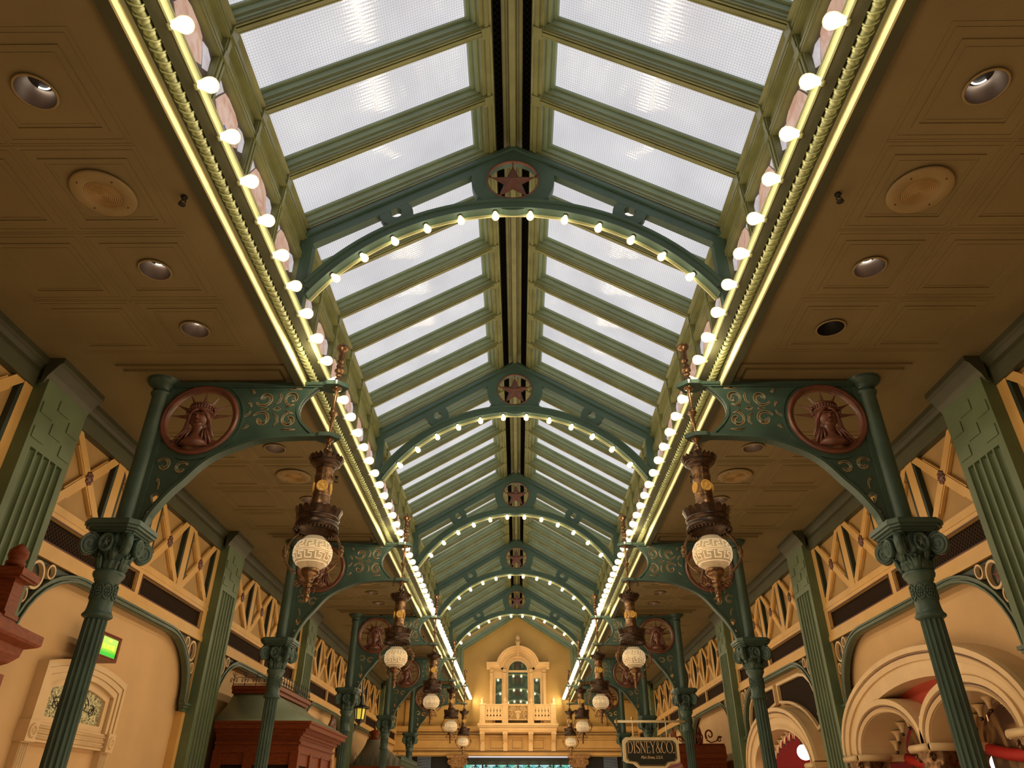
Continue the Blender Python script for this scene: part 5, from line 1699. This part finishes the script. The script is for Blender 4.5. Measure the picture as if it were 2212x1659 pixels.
for (a, c) in ((kx0, ky0), (kx1, ky0), (kx1, ky1), (kx0, ky1), ((kx0+kx1)/2-.05, ky0)):
    b.box(a-.01 if a == kx0 else a-.10, a+.10 if a == kx0 else a+.01, c-.01 if c == ky0 else c-.10, c+.10 if c == ky0 else c+.01, .9, 2.29)
b.box(kx0, kx1, ky0, ky1, 2.26, 2.45)
for y in (11.3, 11.95): b.box(kx1-.08, kx1+.008, y-.05, y+.05, .9, 2.285)
b.box(kx0+.1, kx1-.01, ky0+.02, ky0+.05, 2.12, 2.27); b.box(kx1-.04, kx1-.02, ky0+.02, ky1-.02, 2.12, 2.27)
P(b, 'mahogany_case', M['wood'])
b = MB(); b.box(kx0+.06, kx1-.06, ky0+.06, ky1-.06, .9, 2.2); P(b, 'glazing', M['darkglass'], uxz)
b = MB()
for o, z0, z1 in ((.03, 2.36, 2.39), (.015, 2.43, 2.46), (.05, 2.46, 2.50), (.09, 2.50, 2.54), (.15, 2.54, 2.60), (.17, 2.60, 2.63)):
    b.box(kx0-o*0, kx1+o, ky0-o, ky1+o, z0, z1)
P(b, 'cornice', M['wood'])
b = MB(); bell_roof(b, kx0-.02, kx1+.13, ky0-.13, ky1+.13, 2.63, kx0+.02, kx1-.52, ky0+.28, ky1-.10, 3.02); P(b, 'bell_roof', M['copperroof'])
b = MB(); tx0, tx1, ty0, ty1 = kx0, kx1-.48, ky0+.24, ky1-.02
b.box(tx0, tx1, ty0, ty1, 3.02, 3.07); b.box(tx0, tx1+.03, ty0-.03, ty1+.03, 3.07, 3.12)
P(b, 'roof_curb', M['wood'])
b = MB(); ironcrest(b, tx0, tx1, 0, 3.12, 'xz', .20, .16, ty0); ironcrest(b, ty0, ty1, 0, 3.12, 'yz', .20, .13, tx1)
P(b, 'iron_cresting', M['black'])
tag(root, 'mahogany kiosk with green bell roof and iron cresting, behind the second left column', 'kiosk')

root = empty('domed_kiosk', (-3.4, 20.9, 0)); L = (3.4, -20.9, 0)
b = MB(); b.box(-3.95, -2.83, 19.42, 22.4, 0, 2.44); P(b, 'case', M['wood'])
b = MB(); b.box(-3.98, -2.78, 19.34, 22.48, 2.44, 2.52); P(b, 'cornice', M['wood'])
b = MB(); bell_roof(b, -3.96, -2.80, 19.36, 22.46, 2.52, -3.76, -3.48, 20.0, 20.6, 3.14); P(b, 'grey_roof', M['greyroof'])
b = MB(); b.lathe([(.17, 3.12), (.17, 3.17), (.11, 3.20), (.09, 3.26), (.14, 3.29), (.15, 3.33), (.08, 3.37), (.025, 3.39), (.03, 3.42), (0, 3.45)], (-3.64, 20.3, 0), 20); P(b, 'dark_finial', M['wood'])
b = MB()
for i in range(8):
    c = -3.96+.146*(i+.5); b.tube([(c-.05, 19.34, 2.52), (c-.045, 19.34, 2.70), (c, 19.34, 2.82), (c+.045, 19.34, 2.70), (c+.05, 19.34, 2.52)], .008, 5)
    b.tube([(c+.05, 19.34, 2.53), (c+.09, 19.34, 2.69)], .006, 4); b.tube([(c+.10, 19.34, 2.53), (c+.055, 19.34, 2.67)], .006, 4)
for i in range(42):
    c = 19.34+.075*i; b.tube([(-2.78, c, 2.52), (-2.78, c, 2.76)], .007, 4)
    b.tube([(-2.78, c, 2.62), (-2.78, c+.05, 2.70)], .004, 4)
P(b, 'loop_cresting', M['green2'])
tag(root, 'kiosk with grey domed roof and looped cresting, beyond the fourth left column', 'kiosk')

# foreground kiosk corner, left edge
root = empty('carved_kiosk', (-2.195, 3.50, 0), math.radians(8))
P = lambda b, n, m: b.build(n, m, root)
b = MB(); b.box(-1.3, -.13, -1.9, -.13, 0, 2.12); b.box(-1.3, -.08, -1.95, -.08, 2.06, 2.12); P(b, 'kiosk_body', M['wood'])
b = MB()
prof = [(-.12, 2.12), (-.11, 2.15), (-.08, 2.17), (-.055, 2.20), (-.05, 2.235), (-.01, 2.25), (.0, 2.26), (.0, 2.30), (-.12, 2.31)]
n = len(prof)
def ringc(o, z): return [(-1.3, -1.9-o if False else -2.0, z), (o, -2.0, z), (o, o, z), (-1.3, o, z)]
for i in range(n-1):
    A_, B_ = ringc(*prof[i]), ringc(*prof[i+1])
    for k in (0, 1, 2): b.add([A_[k], A_[k+1], B_[k+1], B_[k]], [(0, 1, 2, 3)])
b.add(ringc(-.12, 2.31), [(0, 1, 2, 3)])
b.box(-1.3, -.08, -2.0, -.08, 2.30, 2.335); b.box(-1.3, -.10, -2.0, -.10, 2.335, 2.355)
P(b, 'cornice', M['wood'])
b = MB(); b.box(-.21, -.11, -.21, -.11, 2.35, 2.52); b.box(-.225, -.095, -.225, -.095, 2.35, 2.37)
b.box(-.24, -.08, -.24, -.08, 2.52, 2.53); b.prism([[(-.25, -.25), (-.07, -.25), (-.07, -.07), (-.25, -.07)]], 'xy', 2.53, 2.55)
for i in range(3): b.box(-.25+i*.03, -.07-i*.03, -.25+i*.03, -.07-i*.03, 2.55+i*.012, 2.562+i*.012)
p = P(b, 'corner_post', M['wood'])
b = MB(); b.lathe([(.02, 2.58), (.042, 2.59), (.044, 2.605), (.034, 2.612), (.036, 2.62), (.044, 2.635), (.042, 2.66), (.02, 2.685), (0, 2.70)], (-.16, -.16, 0), 20); b.build('acorn_finial', M['wood'], p)
b = MB()
for (cx, s) in ((-.31, 1), (-.44, -1), (-.56, 1), (-.69, -1)):
    b.prism([ribbon(spiral((cx, 2.45), .052, .012, PI/2 if s > 0 else PI/2, 1.4, 24, s), .026, .018)], 'xz', -.19, -.165)
    b.prism([ribbon([(cx+s*.04, 2.40), (cx-.01*s, 2.37), (cx-s*.03, 2.355)], .03, .022)], 'xz', -.19, -.165)
b.box(-1.2, -.2, -.19, -.165, 2.345, 2.365)
P(b, 'scroll_fretwork', M['wood'])
tag(root, 'mahogany carved kiosk corner with acorn-topped post at the left edge', 'kiosk')

# hanging lantern with yellow glass, left aisle
root = empty('hexagonal_lantern', (-3.30, 16.5, 3.45))
b = MB(); b.tube([(0, 0, .35), (0, 0, 1.55)], .010, 6); b.lathe([(.01, .36), (.03, .33), (.02, .30), (.012, .28)], n=8); b.build('rod', M['black'], root)
b = MB(); b.lathe([(.02, .28), (.05, .22), (.07, .14), (.09, .08), (.20, .03), (.20, .01), (.12, 0)], n=6, sm=False)
for i in range(6):
    a = 2*PI*i/6; b.tube([(.115*cos(a), .115*sin(a), .01), (.095*cos(a), .095*sin(a), -.20)], .013, 5)
b.lathe([(.11, -.20), (.10, -.22), (.05, -.27), (.02, -.29), (.025, -.31), (0, -.34)], n=6, sm=False)
b.build('iron_frame', M['black'], root)
b = MB(); b.lathe([(.105, .01), (.086, -.20)], n=6, sm=False); b.build('yellow_glass', M['lampyellow'], root)
tag(root, 'small black hexagonal lantern with yellow glass hanging beside the third left column', 'lantern')

# dark carved ornament on the left wall
root = empty('carved_wall_ornament', (-XW+.12, 16.9, 3.15))
b = MB()
for i in range(7):
    o = (i-3)*.07
    b.tube([(0, o*1.3, -.16), (.05, o*1.1, .0), (.06, o*.6, .14), (.02, o*.35, .22)], [.03, .04, .03, .01], 7)
b.build('carving', M['relief'], root); tag(root, 'dark brown carved ornament on the left wall between the kiosks', 'carving')

# ================================================================== CEILING FIXTURES
def make_downlight(dark=False):
    root = empty('recessed_downlight')
    b = MB(); b.lathe([(.118, 0), (.118, -.006), (.106, -.008), (.104, .0)], n=32); b.build('trim_ring', M['speaker'], root)
    b = MB(); b.lathe([(.104, -.006), (.098, .03), (.085, .07), (.07, .10)], n=32); b.build('reflector', M['steel'] if not dark else M['black'], root)
    b = MB(); b.lathe([(.07, .10), (0, .10)], n=24); b.build('lamp_cavity', M['black'], root)
    if not dark:
        b = MB(); b.tube([(.05*cos(a), .05*sin(a), .092) for a in [PI*.15+PI*.6*i/10 for i in range(11)]], .005, 5); b.build('lamp_glint', M['sconce'], root)
    return root
# the ceiling slab is opened above each fixture by standing them 12 cm up inside dark cans below its face
dl = make_downlight(); dd = make_downlight(True); f1 = True; fd = True
def speakerobj():
    root = empty('ceiling_speaker')
    b = MB(); b.lathe([(.20, 0), (.20, -.008), (.19, -.014), (.115, -.018), (.112, -.014), (0, -.014)], n=40); b.build('speaker_plate', M['speaker'], root)
    b = MB()
    for i in range(9): b.lathe([(.012+i*.0115, -.016), (.015+i*.0115, -.019), (.018+i*.0115, -.016)], n=32)
    b.build('perforated_cone', M['fretback'], root)
    for i in range(4):
        b = MB(); a = PI/4+PI/2*i; b.sphere((.155*cos(a), .155*sin(a), -.017), .006, 8, 5); b.build('screw', M['line'], root)
    return root
sp = speakerobj(); f2 = True
def sprink():
    root = empty('fire_sprinkler')
    b = MB(); b.lathe([(0, 0), (.02, 0), (.022, -.01), (.010, -.015), (.010, -.03), (0, -.03)], n=12); b.build('fitting', M['black'], root)
    b = MB()
    for s in (-1, 1): b.tube([(s*.008, 0, -.028), (s*.02, 0, -.045), (s*.006, 0, -.068)], .003, 5)
    for i in range(10):
        a = 2*PI*i/10; b.box(.012*cos(a)-.005, .012*cos(a)+.005, .012*sin(a)-.005, .012*sin(a)+.005, -.071, -.069)
    b.lathe([(0, -.072), (.024, -.070), (.024, -.068), (0, -.067)], n=14)
    b.build('deflector', M['black'], root)
    return root
spr = sprink(); f3 = True
HOLES = {-1: [], 1: []}
for side, sn in ((-1, 'left'), (1, 'right')):
    n_dl = 0
    for k in range(-1, 5):
        yb = Y0+BAY*k
        for i, t in enumerate((1.457, 2.21, 2.963, 3.716)):
            y = yb+t
            if y < 2.2 or y > YEND-.3: continue
            near = ['before the nearest truss', 'in the second ceiling bay', 'in the third ceiling bay', 'in the fourth ceiling bay', 'in the fifth ceiling bay', 'in the last ceiling bay'][k+1]
            if i == 1:
                o = sp if f2 else copy_tree(sp); f2 = False
                o.location = (side*2.6, y, ZC-.012)
                tag(o, 'round cream ceiling speaker in the %s aisle, %s' % (sn, near), 'speaker', 'ceiling speakers over the aisles')
                continue
            isdark = side > 0 and i == 3 and k == -1
            if isdark: o = dd
            else: o = dl if f1 else copy_tree(dl); f1 = False
            o.location = (side*2.6, y, ZC-.012)
            HOLES[side].append(y)
            pos = {0: 'first', 2: 'middle', 3: 'last'}[i]
            lab = 'unlit black recessed downlight on the right, nearest to the right bracket' if isdark else 'recessed round downlight in the %s aisle, %s, %s of its three' % (sn, near, pos)
            tag(o, lab, 'downlight', 'recessed downlights over the aisles')
        y = yb+2.25
        if y > 1.5 and y < YEND:
            o = spr if f3 else copy_tree(spr); f3 = False
            o.location = (side*2.10, y, ZC)
            tag(o, 'small dark fire sprinkler in the %s aisle ceiling, %s' % (sn, ['before the nearest truss', 'in the second ceiling bay', 'in the third ceiling bay', 'in the fourth ceiling bay', 'in the fifth ceiling bay', 'in the last ceiling bay'][k+1]), 'sprinkler', 'fire sprinklers over the aisles')
# cut the cans out of the ceiling meshes
import bmesh
for nm, side in (('ceiling_left', -1), ('ceiling_right', 1)):
    o = bpy.data.objects[nm]
    cb = MB()
    for y in HOLES[side]: cb.lathe([(0, ZC-.2), (.105, ZC-.2), (.105, ZC+.3), (0, ZC+.3)], (side*2.6, y, 0), 24, sm=False)
    c = cb.build('cutter', M['ceil'])
    bmc = bmesh.new(); bmc.from_mesh(c.data); bmesh.ops.remove_doubles(bmc, verts=bmc.verts, dist=1e-6); bmesh.ops.recalc_face_normals(bmc, faces=bmc.faces); bmc.to_mesh(c.data); bmc.free()
    bmc = bmesh.new(); bmc.from_mesh(o.data); bmesh.ops.recalc_face_normals(bmc, faces=bmc.faces); bmc.to_mesh(o.data); bmc.free()
    mod = o.modifiers.new('cut', 'BOOLEAN'); mod.operation = 'DIFFERENCE'; mod.object = c; mod.solver = 'EXACT'; mod.use_self = True
    dg = bpy.context.evaluated_depsgraph_get(); me = bpy.data.meshes.new_from_object(o.evaluated_get(dg))
    o.modifiers.clear(); o.data = me
    bpy.data.objects.remove(c)

fixnormals()

# ================================================================== LIGHT
def area(loc, rot, sx, sy, power, col):
    l = bpy.data.lights.new('soft_lamp', 'AREA'); l.shape = 'RECTANGLE'; l.size = sx; l.size_y = sy; l.energy = power; l.color = col
    o = bpy.data.objects.new('soft_lamp', l); COL.objects.link(o); o.location = loc; o.rotation_euler = rot; return o
WARM = (1, .74, .44)
area((0, 12, .25), (PI, 0, 0), 4.5, 28, 190, (1, .82, .52))            # added fill lamp, standing in for shop light bounced off the floor
for s in (-1, 1):
    area((s*1.3, 12, 1.1), (0, s*PI/2*-1*-1, 0), 1.4, 28, 290, WARM)     # added fill aimed across the hall, standing in for shop-front glow
for s in (-1, 1):      # the strings of bulbs, one soft strip lamp per bay and direction
    for k in range(-1, 5):
        ya, yb = Y0+BAY*k, min(Y0+BAY*(k+1), YEND-.1)
        if k == -1: ya = 1.6
        area((s*1.585, (ya+yb)/2, 4.93), (0, s*math.radians(84), 0), .02, yb-ya, 42*(yb-ya)/4.5, (1, .80, .50))
        area((s*1.60, (ya+yb)/2, 4.945), (0, -s*math.radians(90), 0), .02, yb-ya, 13*(yb-ya)/4.5, (1, .84, .58))
q = bpy.data.lights.new('bracket_fill', 'POINT'); q.energy = 12; q.color = (1, .82, .52); q.shadow_soft_size = 0  # added fill lamps below the bulb row, to brighten the bracket plates
for s in (-1, 1):
    for k in range(5):
        o = bpy.data.objects.new('bracket_fill', q); COL.objects.link(o); o.location = (s*1.60, Y0+BAY*k-.52, 4.86)
area((0, 23.2, 1.4), (PI*.62, 0, 0), 5, 1.5, 85, (1, .76, .42))  # added fill lamp that brightens the end wall and its entablature
for loc, e in (((5.0, 12.2, 3.0), 60), ((5.0, 7.8, 2.9), 25)):  # added unseen lamps that brighten the rooms behind the arches
    q = bpy.data.lights.new('shop_fill', 'POINT'); q.energy = e; q.color = (1, .85, .65); q.shadow_soft_size = .2
    o = bpy.data.objects.new('shop_fill', q); COL.objects.link(o); o.location = loc
w = bpy.data.worlds.new('World'); S.world = w; w.use_nodes = True
w.node_tree.nodes['Background'].inputs[0].default_value = (.75, .60, .42, 1); w.node_tree.nodes['Background'].inputs[1].default_value = .10

# ================================================================== CAMERA
F_PX, TH, YAW, ROLL = 1543.5, math.radians(30.876), math.radians(.536), math.radians(.146)
fw = Vector((-sin(YAW)*cos(TH), cos(YAW)*cos(TH), sin(TH)))
rt = Vector((cos(YAW), sin(YAW), 0)); up = rt.cross(fw)
r2 = rt*cos(ROLL)+up*sin(ROLL); u2 = -rt*sin(ROLL)+up*cos(ROLL)
cam = bpy.data.cameras.new('camera'); cam.sensor_width = 36; cam.lens = 36*F_PX/2212; cam.clip_start = .05; cam.clip_end = 200
co = bpy.data.objects.new('camera', cam); COL.objects.link(co)
m = Matrix(((r2.x, u2.x, -fw.x, .048), (r2.y, u2.y, -fw.y, 0), (r2.z, u2.z, -fw.z, 1.6), (0, 0, 0, 1)))
co.matrix_world = m
S.camera = co
S.view_settings.view_transform = 'Standard'; S.view_settings.look = 'None'; S.view_settings.exposure = 0
for m_ in bpy.data.materials: m_.cycles.emission_sampling = 'NONE'     # the lamps do the lighting; glowing surfaces are found by bounces
S.cycles.use_light_tree = False; S.cycles.use_adaptive_sampling = True; S.cycles.adaptive_threshold = .035
S.cycles.max_bounces = 4; S.cycles.diffuse_bounces = 2; S.cycles.glossy_bounces = 2; S.cycles.transmission_bounces = 2
S.cycles.caustics_reflective = False; S.cycles.caustics_refractive = False
S.cycles.sample_clamp_indirect = 4
